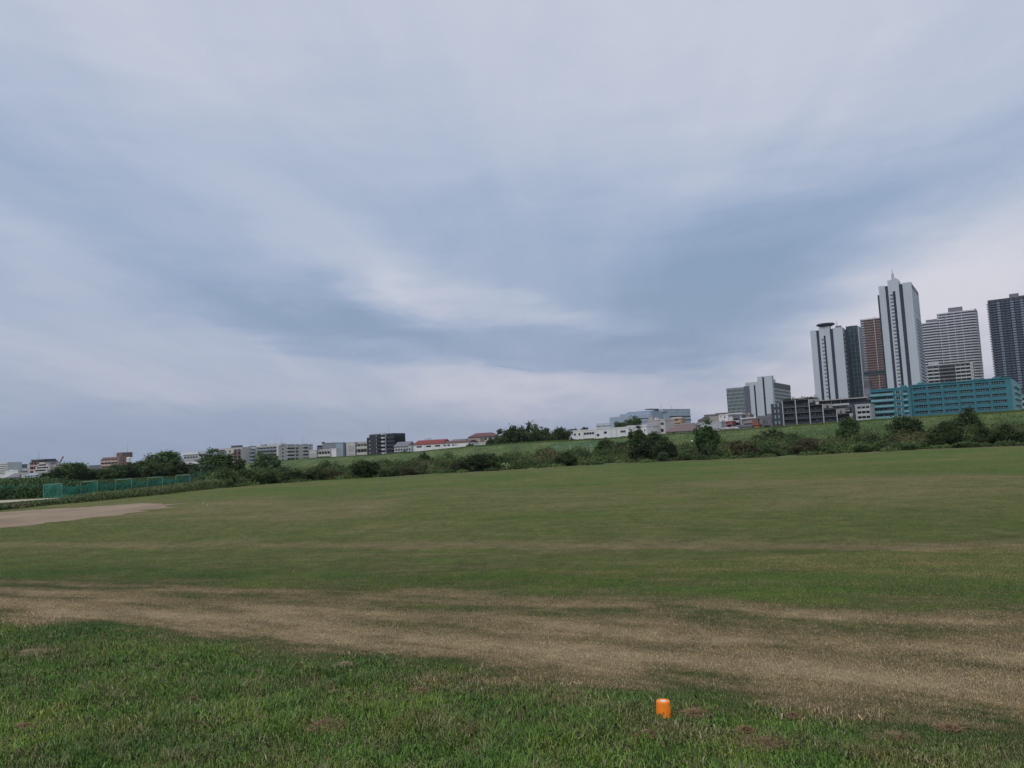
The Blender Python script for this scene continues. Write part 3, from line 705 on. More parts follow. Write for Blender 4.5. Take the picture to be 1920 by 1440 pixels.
def office_complex():
    b = Bld('office_complex', 'grey office complex with teal windowed wing, tall pale slab and banded end', 'building', z6(420, 205), 720, 33, z6(690, 120), 0, M_mgrey, group=APT, C=z6(903, 190), body=None)
    F = b.F; W = b.W; sx = lambda x, y=200: F.spx(z6(x, y)); zz = lambda x, y: F.zpx(z6(x, y))
    # banded main body behind the slabs
    S = b.S; Ht = S.zpx(z6(692, 165)); D = b.D
    MB().box(0, W - .01, 3, D, 0, Ht).build('wall', M_lgrey, b.root)
    S.part('louvre_band', mat('warm_grey_louvre', (.12, .115, .135), .8), (3, D - .3, S.zpx(z6(692, 232)), Ht - .6, -.1, .3))
    f = (S.zpx(z6(700, 262)) - S.zpx(z6(730, 530))) / 6
    S.copies('window_band', M_glassb, [(3.5, S.zpx(z6(700, 275)) - f * i) for i in range(9)], D - 4.5, f * .38, -.05, .35)
    h1, h2 = zz(440, 205), zz(600, 100)
    F.part('wall_slab', M_panel, (0, sx(470), 0, h1, -4, 1)); F.part('wall_slab', M_panel, (sx(490), sx(522), 0, h1, -4, 1.2))
    F.part('window_strip', M_glassd, (sx(470) + .01, sx(490) - .01, 0, h1 - .8, -3.9, .2))
    F.part('tall_slab', M_panel, (sx(522) + .01, sx(575, 110), 0, h2, -5, 2)); F.part('tall_slab', M_panel, (sx(598, 110), W, 0, h2, -5, 2))
    F.part('window_strip', M_glassd, (sx(575, 110), sx(598, 110), 0, h2 - .8, -4.9, .8))
    MB().box(W - 2.2, W - .3, 5.1, 12, Ht, zz(690, 130)).build('roof_house', M_lgrey, b.root)
    # penthouse, dark block, teal wing going left
    s0 = sx(345, 220); s00 = sx(137, 245)
    MB().box(s0, -.01, .5, 16, 0, zz(380, 218)).build('dark_block', mat('plum_grey', (.11, .115, .15), .7), b.root)
    MB().box(s0, sx(520, 165), 6, 14, zz(380, 218) + .01, zz(360, 172)).build('roof_house', M_lgrey, b.root)
    hw = F.zpx(z6(240, 238)); MB().box(s00, s0 - .01, 1, 16, 0, hw).build('wing_wall', mat('teal_grey_spandrel', (.17, .25, .27), .6), b.root)
    U = Face(b, (0, 1, 0), (1, 0, 0), (0, -1, 0)); nr = 11; fl = f; nc = 14; bw = (s0 - s00) / nc
    for j in range(nr):
        z = hw - 1.0 - fl * (j + 1)
        mb = MB()
        for i in range(nc): U.box(mb, s00 + bw * (i + .1), s00 + bw * (i + .55 + .2 * ((i + j) % 2)), z + .6, z + fl * .78, -.05, .08)
        mb.build('window_row', M_glassd, b.root)
    U.copies('fin', M_lgrey, [(s00 + bw * i - .12, 0) for i in range(nc + 1)], .22, hw + .5, 0, .5)
def blue_factory():
    b = Bld('industrial_hall', 'pale blue grey industrial building with dark window bands', 'building', zi(850, 292), 620, -38, zi(1665, 305), 40, M_blueg, group=APT)
    F = b.F; sx = lambda x, y=480: F.spx(zi(x, y)); zz = lambda x, y: F.zpx(zi(x, y)); W = b.W
    F.part('window_band', M_glassd, (sx(1055), sx(1675), zz(1400, 505), zz(1400, 475), -.1, .12)); F.part('window_band', M_glassd, (sx(1055), sx(1685), zz(1450, 612), zz(1450, 585), -.1, .12))
    F.part('window_band', M_glassb, (sx(1055), sx(1685), zz(1500, 705), zz(1500, 690), -.1, .12)); F.part('pipe', M_grey, (sx(1015), sx(1020), 0, zz(1015, 465), 0, .5))
    for x, w_, h in ((1115, 45, 40), (1250, 45, 12), (1465, 30, 12), (1590, 40, 12)):
        F.part('vent', M_lgrey if x == 1115 else M_mgrey, (sx(x - w_ / 2, 370), sx(x + w_ / 2, 370), zz(x, 375 + h / 2), zz(x, 375 - h / 2), -.1, .3))
    # emblem-like cluster of dark letters too small to read
    for k in range(5): F.part('sign_letter', M_mgrey, (sx(838 + k * 26, 365), sx(856 + k * 26, 365), zz(900, 380), zz(900, 345 + (k % 2) * 8), -.1, .25))
    # left faces turn away
    u0 = at(*zi(850, 300), 620)
    q = b.inv @ at(*zi(490, 340), 600); MB().prism([(q.x, q.y), (-.01, .4), (-.01, 30), (q.x + 6, 32)], 0, F.zpx(zi(560, 335)) * .985).build('bay_wall', M_blueg, b.root)
    q2 = b.inv @ at(*zi(88, 450), 600); MB().prism([(q2.x, q2.y), (q.x - .01, q.y + 1), (q.x + 4, 30), (q2.x, 30)], 0, at(*zi(90, 450), 600).z).build('low_wing', M_blueg, b.root)
    p0 = Vector((q2.x, q2.y, 0)); p1 = Vector((q.x, q.y + 1, 0)); dd = (p1 - p0).normalized(); nn = Vector((dd.y, -dd.x, 0)); ln = (p1 - p0).length
    for za_, zb_ in ((575, 540), (665, 650)):
        zt = at(*zi(200, zb_), 600).z; zl = at(*zi(200, za_), 600).z
        a = p0 + dd * (ln * .1) + nn * .15; c_ = p0 + dd * (ln * .85) + nn * .15
        MB().poly([(a.x, a.y, zl), (c_.x, c_.y, zl), (c_.x, c_.y, zt), (a.x, a.y, zt), (a.x - nn.x * .3, a.y - nn.y * .3, zl), (c_.x - nn.x * .3, c_.y - nn.y * .3, zl), (c_.x - nn.x * .3, c_.y - nn.y * .3, zt), (a.x - nn.x * .3, a.y - nn.y * .3, zt)],
                  [(0, 1, 2, 3), (7, 6, 5, 4), (0, 4, 5, 1), (3, 2, 6, 7), (1, 5, 6, 2), (0, 3, 7, 4)]).build('window_band', M_glassb, b.root)
    for x, y in ((880, 30), (1190, 130), (955, 235)): mast(b, F.spx(zi(x, 290)), 3, F.zpx(zi(x, y)) - b.H, .18)
    MB().box(sx(560, 320) , sx(840, 290), 4, 9, b.H + .5, b.H + 1.2).build('roof_canopy', M_dgrey, b.root)
def gable(b, ov=.5, h=2.5, m=None, y0=None, y1=None, s0=None, s1=None, along='s', z=None, name='roof', hip=0.0):
    """a pitched roof over the building, ridge along s (or d)"""
    z = b.H if z is None else z
    s0 = -ov if s0 is None else s0; s1 = b.W + ov if s1 is None else s1; y0 = -ov if y0 is None else y0; y1 = b.D + ov if y1 is None else y1
    if along == 's': mid = (y0 + y1) / 2; r0, r1 = (s0 + hip, mid), (s1 - hip, mid)
    else: mid = (s0 + s1) / 2; r0, r1 = (mid, y0 + hip), (mid, y1 - hip)
    P = [(s0, y0, z), (s1, y0, z), (s1, y1, z), (s0, y1, z), (r0[0], r0[1], z + h), (r1[0], r1[1], z + h), (s0, y0, z - .18), (s1, y0, z - .18), (s1, y1, z - .18), (s0, y1, z - .18)]
    f = [(0, 1, 5, 4), (1, 2, 5), (2, 3, 4, 5), (3, 0, 4)] if along == 's' else [(0, 1, 4), (1, 2, 5, 4), (2, 3, 5), (3, 0, 4, 5)]
    f += [(6, 7, 1, 0), (7, 8, 2, 1), (8, 9, 3, 2), (9, 6, 0, 3), (9, 8, 7, 6)]
    return MB().poly(P, f).build(name, m or M_brownroof, b.root)
def mid_buildings():
    # white school-like long building
    b = Bld('school_building', 'long plain white two storey building with small square windows', 'building', z4(1160, 243), 400, 45, z5(632, 402), 14, M_white, group=APT)
    F = b.F
    def wq(zf, x0, x1, y0, y1, n=1):
        s0, za_ = F.sz(zf(x0, y1)); s1, _ = F.sz(zf(x1, y1)); zt = F.zpx(zf(x0, y0)); w_ = (s1 - s0) / n
        F.copies('window', M_glassd, [(s0 + w_ * i, za_) for i in range(n)], w_ * (.86 if n > 1 else 1), zt - za_, -.05, .06)
    wq(z4, 1230, 1262, 264, 288); wq(z4, 1300, 1320, 257, 282); wq(z4, 1350, 1368, 255, 280); wq(z4, 1410, 1530, 248, 272, 4)
    wq(z4, 1555, 1583, 263, 288); wq(z4, 1635, 1668, 235, 260); wq(z4, 1822, 1882, 224, 248, 3); wq(z4, 1410, 1530, 315, 330, 4); wq(z4, 1640, 1672, 300, 318)
    wq(z4, 1828, 1886, 288, 308, 3); wq(z5, 510, 570, 448, 472, 3); wq(z5, 606, 618, 445, 472); wq(z4, 1300, 1320, 322, 336); wq(z4, 1355, 1372, 318, 333)
    F.copies('downpipe', M_lgrey, [(F.spx(z4(x, 260)), 0) for x in (1268, 1400, 1535, 1720, 1775)], .18, b.H, 0, .16)
    rooftop(b, b.W * .74, b.W * .97, 3, 9, 1.0, M_lgrey)
    # grey-cream block right of it
    b = Bld('concrete_block_building', 'grey cream block with large blank wall beside the long white building', 'building', zi(375, 640), 372, 38, zi(765, 610), 12, M_beige, group=APT)
    F = b.F; F.part('blank_panel', mat('mauve_panel', (.33, .32, .335), .8, .05), (F.spx(zi(425, 690)), F.spx(zi(725, 690)), 0, F.zpx(zi(430, 695)), 0, .15))
    rooftop(b, b.W * .0, b.W * .3, 2, 7, F.zpx(zi(400, 515)) - b.H, M_beige); rooftop(b, b.W * .44, b.W * .55, 2, 5, F.zpx(zi(540, 535)) - b.H, M_white, 'roof_unit')
    mast(b, -.2, 3, F.zpx(zi(345, 330)) - b.H, .15); mast(b, b.W * .18, 3, F.zpx(zi(440, 370)) - b.H, .3)
    c = Bld('stair_block', 'cream stair block with two large square windows beside the blank wall', 'building', zi(768, 615), 366, 38, zi(905, 600), 9, M_cream, group=APT)
    for y0, y1 in ((675, 750), (868, 960)):
        s0, a = c.F.sz(zi(790, y1)); s1, _ = c.F.sz(zi(872, y1)); c.F.copies('window', M_glassd, [(s0, a)], s1 - s0, c.F.zpx(zi(790, y0)) - a, -.05, .08)
    c = Bld('long_low_wing', 'low cream wing with dark band windows behind the hipped roof', 'building', zi(905, 770), 372, 30, zi(1730, 740), 9, M_beige, group=LOW)
    c.F.part('window_band', M_glassd, (.5, c.W * .9, c.F.zpx(zi(950, 880)), c.F.zpx(zi(950, 820)), -.05, .1)); c.F.copies('pillar', M_cream, [(c.W * t, 0) for t in (.12, .27, .38)], .5, c.F.zpx(zi(950, 800)), 0, .5)
    c = Bld('hip_roof_hall', 'low pale hall with brown hipped roof behind the levee', 'building', zi(945, 958), 345, 30, zi(1905, 885), 10, M_beige, group=LOW, noroof=True)
    gable(c, .4, c.F.zpx(zi(1780, 735)) - c.H + .6, M_brownroof, hip=4)
    s0, a = c.F.sz(zi(1125, 1030)); c.F.copies('window', M_glass, [(s0, a)], 1.5, 1.2, -.05, .06); c.F.copies('window', M_glassd, [(c.W * .86, a + .3)], .4, 1.2, -.05, .06)
    c = Bld('orange_house', 'orange tan house with balcony above the hipped roof hall', 'house', zi(1020, 580), 470, 30, zi(1410, 590), 8, M_orange, group=LOW)
    F = c.F; F.copies('window', M_glassd, [(F.spx(zi(1070, 620)), F.zpx(zi(1070, 655)))], 1.0, 1.1, -.05, .06); F.copies('window', M_glassd, [(F.spx(zi(1210, 620)), F.zpx(zi(1210, 625)))], 1.8, 1.1, -.05, .06)
    F.part('balcony', mat('tan_rail', (.50, .34, .24), .9), (F.spx(zi(1200, 640)), F.spx(zi(1370, 640)), F.zpx(zi(1200, 690)), F.zpx(zi(1200, 645)), 0, 1)); F.part('party_wall', M_lgrey, (F.spx(zi(1135, 640)), F.spx(zi(1190, 640)), 0, c.H + .3, 0, .8))
    gable(c, .3, 1.2, M_beige, hip=2)
    # far block with blue windows
    b = Bld('apartment_block', 'distant white apartment block with blue tinted windows behind the long white building', 'building', z4(1545, 152), 900, 20, z4(1782, 142), 14, mat('far_white', (.50, .53, .60), .8), group=APT)
    for q in (0, 1, 2, 3): windows(b.F, b.W * .25 * q + .5, b.W * .25 * (q + 1) - .5, b.H - 13.5, b.H - .8, 3, 4, .75, .5, glass('far_glass', (.07, .09, .15), .2))
    # terraced brown-grey block
    b = Bld('apartment_block', 'terraced brown grey apartment block stepping down to the left', 'building', zj(215, 205), 520, 30, zj(500, 205), 12, mat('taupe_tile', (.17, .15, .155), .85), group=APT)
    F = b.F; f = F.zpx(zj(260, 250)) - F.zpx(zj(260, 290))
    for i, x in enumerate((85, 130, 180)):
        s0 = F.spx(zj(x, 260)); MB().box(s0, -.01 - 0.02 * i, .2 * i + .05, 11 - i, 0, F.zpx(zj(x, (285, 265, 235)[i]))).build('terrace_wing', mat('taupe_tile'if 0 else 'taupe_dark', (.13, .115, .12), .85), b.root)
    windows(F, F.spx(zj(235, 260)), F.spx(zj(325, 260)), b.H - 4 * f - 1, b.H - .8, 2, 4, .5, .45, M_glassd)
    balconies(F, F.spx(zj(330, 260)), b.W - .2, b.H - 4 * f - 1, b.H - .8, 4, M_beige, M_glassd); rooftop(b, b.W * .5, b.W * .8, 2, 7, F.zpx(zj(400, 175)) - b.H, M_lgrey)
    b = Bld('apartment_block', 'low grey slab of flats in front of the teal windowed office wing', 'building', zj(450, 182), 600, 25, zj(700, 180), 10, M_mgrey, group=APT)
    b.F.part('roof_slab', M_beige, (-.5, b.W + .5, b.H + .51, b.H + 1, -8, 1)); mast(b, b.W * .1, 2, 3.5, .1)
    b = Bld('white_block', 'bright white windowless block beside the office complex foot', 'building', zj(508, 205), 430, 30, zj(700, 200), 12, M_white, group=LOW)
    F = b.F
    for x, y in ((540, 235), (615, 238), (628, 240), (580, 310), (610, 312)): F.copies('window', M_glassd, [F.sz(zj(x, y + 12))], .35, .8, -.05, .06)
    F.part('corner_pier', M_beige, (-1.2, -.05, 0, b.H - .4, -4, .1))
    b = Bld('white_house', 'narrow white house under flat white roof right of windowless block', 'building', zj(712, 205), 428, 30, zj(780, 200), 9, M_white, group=LOW); windows(b.F, .8, b.W - .3, b.H - 4, b.H - .6, 1, 1, .2, .4, M_glassd)
    b.F.part('roof_slab', M_white, (-1.5, b.W + 6, b.H + .55, b.H + 1.1, -6, 1.0))
    b = Bld('red_shop', 'small dark red flat building below the white windowless block', 'building', zj(440, 352), 410, 30, zj(775, 340), 8, mat('dark_red_paint', (.24, .06, .06), .8), group=LOW)
    F = b.F; F.part('sign_panel', M_white, (F.spx(zj(640, 375)), F.spx(zj(655, 375)), F.zpx(zj(640, 405)), F.zpx(zj(640, 375)), 0, .15)); F.part('window_band', M_glassd, (F.spx(zj(695, 380)), F.spx(zj(755, 380)), F.zpx(zj(700, 410)), F.zpx(zj(700, 382)), -.05, .1))
    F.part('canopy', M_lgrey, (F.spx(zj(690, 380)), F.spx(zj(775, 380)), F.zpx(zj(700, 381)), F.zpx(zj(700, 374)), 0, .9))
    b = Bld('apartment_block', 'small block of flats with white balconies on dark walls', 'building', zj(785, 215), 415, 30, zj(962, 205), 10, M_mgrey, group=APT)
    balconies(b.F, b.W * .1, b.W * .75, b.H - 11.5, b.H - 1, 4, M_lgrey, M_glassd); b.F.part('side_pier', M_lgrey, (b.W * .88, b.W, 0, b.H, 0, .3))
    b = Bld('tan_house', 'tan brown three storey house behind the white roofed house', 'house', zj(975, 200), 440, 30, zj(1130, 200), 9, mat('tan_tile', (.27, .22, .20), .9), group=LOW)
    windows(b.F, .5, b.W - .3, b.H - 3.5, b.H - .8, 4, 1, .5, .5, M_glassd); mast(b, b.W * .8, 2, 1.2, .5, name='roof_light', m=M_white)
    b = Bld('white_roofed_house', 'house with sweeping white roof edge beside the grey modern house', 'house', zj(985, 275), 395, 30, zj(1290, 262), 9, M_lgrey, group=LOW, noroof=True)
    windows(b.F, b.W * .2, b.W * .9, b.H - 2.6, b.H - .5, 4, 1, .55, .6, M_glassd); b.F.part('roof', M_white, (-.8, b.W + .9, b.H, b.H + .5, -9.5, 1.2)); b.F.part('lower_roof', M_white, (b.W * .9, b.W + 2.0, b.H - 1.9, b.H - 1.4, -5, 1.2))
    b = Bld('tiled_roof_house', 'house with grey brown tiled roof below the white roof', 'house', zj(1010, 362), 385, 30, zj(1240, 352), 8, M_beige, group=LOW, noroof=True); gable(b, .8, 1.6, M_brownroof, hip=1.5)
    b = Bld('orange_shed', 'rusty orange shed at the foot of the grey modern house', 'shed', zj(1160, 400), 372, 30, zj(1310, 392), 5, mat('rust_orange', (.36, .13, .07), .9), group=LOW)
    b.F.part('roof', M_brick, (-.2, b.W + .2, b.H, b.H + .25, -5, .4)); rooftop(b, .3, b.W - .4, 1, 4, 2.6, mat('brown_board', (.22, .10, .08), .9), 'upper_storey')
    b = Bld('modern_house', 'grey modern concrete building with tall window next to the black block', 'building', zj(1320, 262), 385, 30, zj(1745, 245), 12, mat('grey_render', (.19, .19, .21), .85), group=LOW)
    F = b.F; s0, a = F.sz(zj(1398, 382)); s1 = F.spx(zj(1500, 382)); F.copies('window', M_glassb, [(s0 + (s1 - s0) * i / 3, a) for i in range(3)], (s1 - s0) / 3 * .85, F.zpx(zj(1398, 292)) - a, -.05, .06)
    s0, a = F.sz(zj(1408, 440)); F.copies('window', M_glassd, [(s0, a)], 3.2, F.zpx(zj(1408, 402)) - a, -.05, .06)
    for x, y in ((1560, 335), (1590, 335), (1670, 330)): F.copies('window', M_glassd, [F.sz(zj(x, y))], .3, .7, -.05, .06)
    F.copies('door', M_glassd, [F.sz(zj(1622, 432))], .9, 1.3, -.05, .06); F.copies('door', M_glassd, [F.sz(zj(1332, 450))], 1.3, 1.5, -.05, .06)
    rooftop(b, b.W * .34, b.W * .62, 2, 8, F.zpx(zj(1500, 165)) - b.H, mat('grey_render')); rooftop(b, -2.5, b.W * .34, 4, 9, F.zpx(zj(1250, 210)) - b.H, M_mgrey)
    b = Bld('garden_wall_houses', 'row of low beige walls and garages behind the levee top', 'building', zj(870, 440), 355, 30, zj(1160, 432), 5, mat('khaki_render', (.25, .23, .20), .9), group=LOW, noroof=True)
    gable(b, .3, 1.0, M_dgrey); b.F.copies('sign_panel', M_cream, [b.F.sz(zj(993, 492))], 1.5, .6, 0, .1)
    for x0, x1, y, lab in ((455, 525, 462, 'tiny flat roofed shed left of two arched garages'), (545, 690, 472, 'first pale arched garage with rounded roof on the levee'), (695, 860, 462, 'second and palest arched garage with rounded roof on the levee')):
        b = Bld('garage', lab, 'garage', zj(x0, y + 8), 350, 30, zj(x1, y + 3), 5, M_beige, group='garages behind the levee', noroof=True)
        n = 8; pts = [(-.2 + (b.W + .4) * i / n, b.H + .9 * math.sin(math.pi * i / n)) for i in range(n + 1)]
        if x0 == 455: pts = [(p[0], b.H + .12) for p in pts]
        P = [(p[0], -.3, p[1]) for p in pts] + [(p[0], 5.2, p[1]) for p in pts] + [(p[0], -.3, b.H) for p in (pts[0], pts[-1])]
        MB().poly(P, [(i, i + 1, n + 2 + i, n + 1 + i) for i in range(n)] + [tuple(range(n, -1, -1)), tuple(n + 1 + i for i in range(n + 1))]).build('roof', M_lgrey, b.root)
    b = Bld('long_shed', 'long low white roofed shed behind the tall bush', 'shed', zj(40, 372), 365, 30, zj(560, 400), 8, M_lgrey, group=LOW)
def left_buildings():
    # red-roofed white factory
    b = Bld('factory', 'long white factory with bright red pitched roof', 'building', z3(1170, 325), 470, 18, z3(1795, 285), 16, M_white, group=APT, noroof=True)
    F = b.F; s1 = F.spx(z3(1495, 300)); P0 = F.zpx(z3(1180, 272)) - b.H
    gable(b, .3, P0 - .2, M_redroof, s1=s1, name='roof'); gable(b, .3, 1.4, M_maroon, s0=s1 + .02, name='rear_roof')
    wz = F.zpx(z3(1240, 355)); hh = F.zpx(z3(1240, 338)) - wz
    for x0, x1 in ((1208, 1265), (1312, 1368), (1415, 1472), (1510, 1538), (1553, 1582), (1608, 1630), (1642, 1650), (1660, 1667)):
        a, c = F.spx(z3(x0, 340)), F.spx(z3(x1, 335)); F.copies('window', M_glassd, [(a, wz)], c - a, hh, -.05, .06)
        if x0 < 1560: F.copies('window', M_glassd, [(a - .6, wz - 4.2)], c - a + .4, hh, -.05, .06)
    F.copies('downpipe', M_lgrey, [(b.W * t, 0) for t in (.02, .2, .36, .52)], .15, b.H, 0, .15)
    MB().box(s1 + 4, s1 + 13, 6, 10, b.H + 1, F.zpx(z3(1600, 262))).build('roof_unit', M_grey, b.root); MB().box(F.spx(z3(1225, 262)), F.spx(z3(1280, 262)), 9, 12, b.H + 3, F.zpx(z3(1225, 256))).build('roof_unit', M_lgrey, b.root)
    b = Bld('white_shed', 'low white shed with grey sloping roof left of the factory', 'shed', z3(955, 345), 500, 20, z3(1150, 335), 12, M_lgrey, group=LOW, noroof=True); gable(b, .5, 3.0, M_mgrey, s1=b.W * .8)
    windows(b.F, .5, b.W - .5, b.H - 3.2, b.H - .8, 6, 1, .6, .5, M_glassd); b.F.part('fence_wall', M_dgrey, (b.W * .05, b.W * 1.0, 0, b.H - 3.5, .5, .8))
    # black block with white stair
    b = Bld('apartment_block', 'black narrow apartment block with white curved stair up its middle', 'building', z3(645, 245), 550, 25, z3(955, 205), 14, M_black, group=APT, noroof=True)
    F = b.F; sx = lambda x, y=250: F.spx(z3(x, y)); f = F.zpx(z3(680, 285)) - F.zpx(z3(680, 328)); zt = b.H
    ms = mat('plum_black_tile', (.045, .045, .06), .7, .15)
    MB().box(sx(675), b.W, -.01, 13.9, 0, F.zpx(z3(720, 208))).build('upper_wall', ms, b.root)
    F.copies('window', M_curt, [(sx(672), F.zpx(z3(680, 292)) - f * i) for i in range(5)], .8, .9, 0, .12)
    balconies(F, sx(760), sx(818), F.zpx(z3(790, 210)) - 6 * f, F.zpx(z3(790, 210)), 6, ms, M_glassd)
    balconies(F, sx(868), b.W + .3, F.zpx(z3(900, 210)) - 6 * f, F.zpx(z3(900, 210)), 6, ms, M_glassd, rail=1.3)
    for i in range(6): MB().lathe([(1.6, 0), (1.6, 1.3)], 12, (sx(838), -.6)).build('stair_landing', M_lgrey, b.root, (0, 0, F.zpx(z3(835, 190)) - 1.4 - f * i))
    F.part('rooftop_rail', M_grey, (sx(680), sx(815), F.zpx(z3(700, 204)), F.zpx(z3(700, 204)) + .2, -1, -.8), (sx(895), b.W, F.zpx(z3(920, 196)), F.zpx(z3(920, 196)) + .2, -1, -.8))
    F.part('downpipe', M_lgrey, (sx(753), sx(757), 0, F.zpx(z3(755, 215)), 0, .3)); F.part('downpipe', M_lgrey, (sx(866), sx(870), 0, F.zpx(z3(865, 195)), 0, 1.4))
    mast(b, sx(878), 2, F.zpx(z3(878, 90)) - b.H, .12)
    # maroon roofed houses
    b = Bld('house', 'house with wide maroon roof left of the round trees', 'house', z4(108, 300), 520, 20, z4(392, 285), 12, M_beige, group=LOW, noroof=True); gable(b, .6, 2.6, M_maroon, hip=4); windows(b.F, b.W * .4, b.W * .95, b.H - 2.6, b.H - .2, 3, 1, .6, .6, M_glassd)
    b.F.part('balcony', M_lgrey, (b.W * .45, b.W, b.H - 3.6, b.H - 2.7, 0, 1.2))
    b = Bld('beige_house', 'narrow orange beige house in front of the maroon roof', 'house', z4(177, 320), 500, 20, z4(240, 318), 8, mat('apricot_render', (.42, .33, .27), .9), group=LOW); windows(b.F, .4, b.W - .3, b.H - 3, b.H - .5, 2, 1, .4, .6, M_beige)
    b = Bld('pale_wall_house', 'low pale pink wall building between two dark shrubs', 'house', z4(185, 368), 480, 20, z4(330, 372), 6, M_cream, group=LOW)
    b = Bld('grey_house', 'small grey house at the right of the maroon roof', 'house', z4(385, 300), 560, 20, z4(445, 298), 8, M_lgrey, group=LOW)
    b = Bld('grey_house', 'tiny pale roof showing between the round tree and conical tree', 'house', z4(1030, 268), 450, 20, z4(1085, 265), 6, M_lgrey, group=LOW)
    # white blocks between
    b = Bld('apartment_block', 'cream block with three open galleries left of the black block', 'building', z3(512, 300), 560, 12, z3(655, 292), 10, M_cream, group=APT)
    f = 4.4; balconies(b.F, .1, b.W - .1, b.H - 4 * f, b.H - .5, 4, M_cream, M_glass, bays=4, rail=1.6)
    b = Bld('apartment_block', 'cream block with grey shuttered panel beside pale blue slab', 'building', z3(410, 305), 558, 12, z3(511, 300), 11, M_cream, group=APT); F = b.F
    F.copies('shutter', mat('shutter_grey', (.33, .34, .37), .7, grid=(50, .5, .0, .2)), [(b.W * .3, b.H - 6.6), (b.W * .3, b.H - 12.4), (b.W * .3, b.H - 18)], b.W * .6, 4.6, -.05, .1)
    b = Bld('blue_slab', 'blank pale blue slab wall with a dark open stair on its right', 'building', z3(300, 308), 556, 12, z3(378, 304), 10, M_bluec, group=APT)
    b = Bld('stair_tower', 'dark open stair between the pale blue slab and cream block', 'building', z3(379, 312), 560, 12, z3(409, 310), 8, M_mgrey, group=APT); b.F.copies('landing', M_cream, [(.2, b.H - 1.6 - 3.6 * i) for i in range(5)], b.W - .4, 1.0, 0, .6)
    b = Bld('apartment_block', 'grey block with stepped roofline behind the low white galleries', 'building', z3(145, 312), 640, 14, z3(299, 306), 14, mat('steel_grey', (.21, .22, .25), .8), group=APT)
    balconies(b.F, -4.5, -.1, b.H - 13.5, b.H - 1, 4, M_mgrey, M_glassd); MB().box(-4.8, -.01, .02, 12, 0, b.H - 1.2).build('side_wing', M_mgrey, b.root); rooftop(b, -1, 0.5, 1, 4, 1.5, M_dgrey); mast(b, b.W * .3, 2, 2.5)
    b = Bld('apartment_block', 'low white gallery block in front of the stepped grey block', 'building', z3(78, 388), 540, 12, z3(241, 378), 9, M_cream, group=APT); balconies(b.F, .2, b.W - .1, b.H - 12.2, b.H - .4, 3, M_cream, M_glassd, bays=5, rail=1.3)
    b = Bld('white_stair_house', 'plain white stair house right of the low gallery block', 'building', z3(242, 375), 538, 12, z3(300, 372), 8, M_white, group=APT)
    b = Bld('apartment_block', 'cream end block with grey panel at left of the low gallery', 'building', z3(0, 392), 538, 12, z3(77, 388), 9, M_cream, group=APT)
    b.F.copies('shutter', mat('shutter_grey'), [(b.W * .1, b.H - 6.4), (b.W * .1, b.H - 12)], b.W * .8, 4.6, -.05, .1)
    # large cream apartment complex
    c = Bld('apartment_block', 'large cream apartment block with grey balcony grid and six storeys', 'building', zc(775, 175), 600, 30, zc(1190, 125), 0, M_cream, group=APT, C=zc(1790, 105))
    F, S = c.F, c.S; f = F.zpx(zc(1130, 205)) - F.zpx(zc(1130, 270)); zt = c.H - .5; sx = lambda x, y=200: F.spx(zc(x, y))
    mgr = mat('blue_grey_grid', (.23, .26, .30), .8)
    balconies(F, sx(800), sx(1160), zt - 6 * f, zt, 6, mgr, M_glassd, bays=6, mw=mgr, rail=f * .42)
    F.part('end_wall', M_cream, (sx(1162), c.W + .2, 0, c.H, 0, 1.3)); D = c.D; ss = lambda x, y=150: S.spx(zc(x, y)); fs = f
    zt2 = S.zpx(zc(1400, 112))
    S.copies('window', M_glassd, [(ss(1235), S.zpx(zc(1245, 162)) - fs * i * 1.0) for i in range(5)], ss(1258) - ss(1235), f * .42, -.05, .1)
    for a, b_, n in ((1325, 1460, 6), (1485, 1530, 6), (1610, 1705, 4)): balconies(S, ss(a), ss(b_), zt2 - n * fs, zt2 - .3, n, M_cream, M_glass, rail=1.1, depth=1.1)
    S.copies('window', M_glassd, [(ss(1730), S.zpx(zc(1738, 150)) - fs * i) for i in range(3)], (ss(1750) - ss(1730)), f * .4, -.05, .1)
    for x, y in ((790, 40), (1060, 0), (1175, -20)): mast(c, max(.5, sx(x)), 3, F.zpx(zc(x, y)) - c.H, .12)
    MB().tube([(c.W - 2, D * .75, c.H), (c.W - 2, D * .75, c.H + 8)], [.12, .06], 5).build('antenna', M_grey, c.root)
    rooftop(c, sx(905, 120), sx(1190, 110) * .95, 3, 8, 1.6, M_lgrey); rooftop(c, sx(800, 150), sx(880, 150), 3, 8, 1.8, M_grey, 'roof_unit')
    MB().box(c.W + .4, c.W + 6, D * .9, D * 1.1, 0, S.zpx(zc(1580, 248))).build('blue_annex', M_bluec, c.root)
    d = Bld('apartment_block', 'cream block with grey balcony grid left of the six storey block', 'building', zc(525, 205), 604, 30, zc(770, 172), 14, M_cream, group=APT)
    balconies(d.F, .5, d.W - .5, d.H - .5 - 6 * f, d.H - .5, 6, mgr, M_glassd, bays=4, mw=mgr, rail=f * .42); rooftop(d, d.W * .3, d.W * .6, 2, 6, 1.6, M_dgrey, 'roof_unit'); mast(d, d.W * .42, 3, 6)
    e = Bld('apartment_block', 'cream block with dark brown balconies between tree and grey balcony grid', 'building', zc(275, 205), 600, 30, zc(524, 200), 14, M_cream, group=APT)
    mbn = mat('brown_rail', (.12, .075, .07), .8); balconies(e.F, e.F.spx(zc(385, 230)), e.W - .2, e.H - .6 - 6 * f, e.H - .6, 6, mbn, M_glassd, rail=1.2, bays=2, mw=M_cream)
    windows(e.F, e.F.spx(zc(278, 230)), e.F.spx(zc(322, 230)), e.H - .6 - 5 * f, e.H - .6, 1, 5, .6, .6, M_glassd); rooftop(e, .5, e.W * .5, 2, 7, 2.2, M_dgrey)
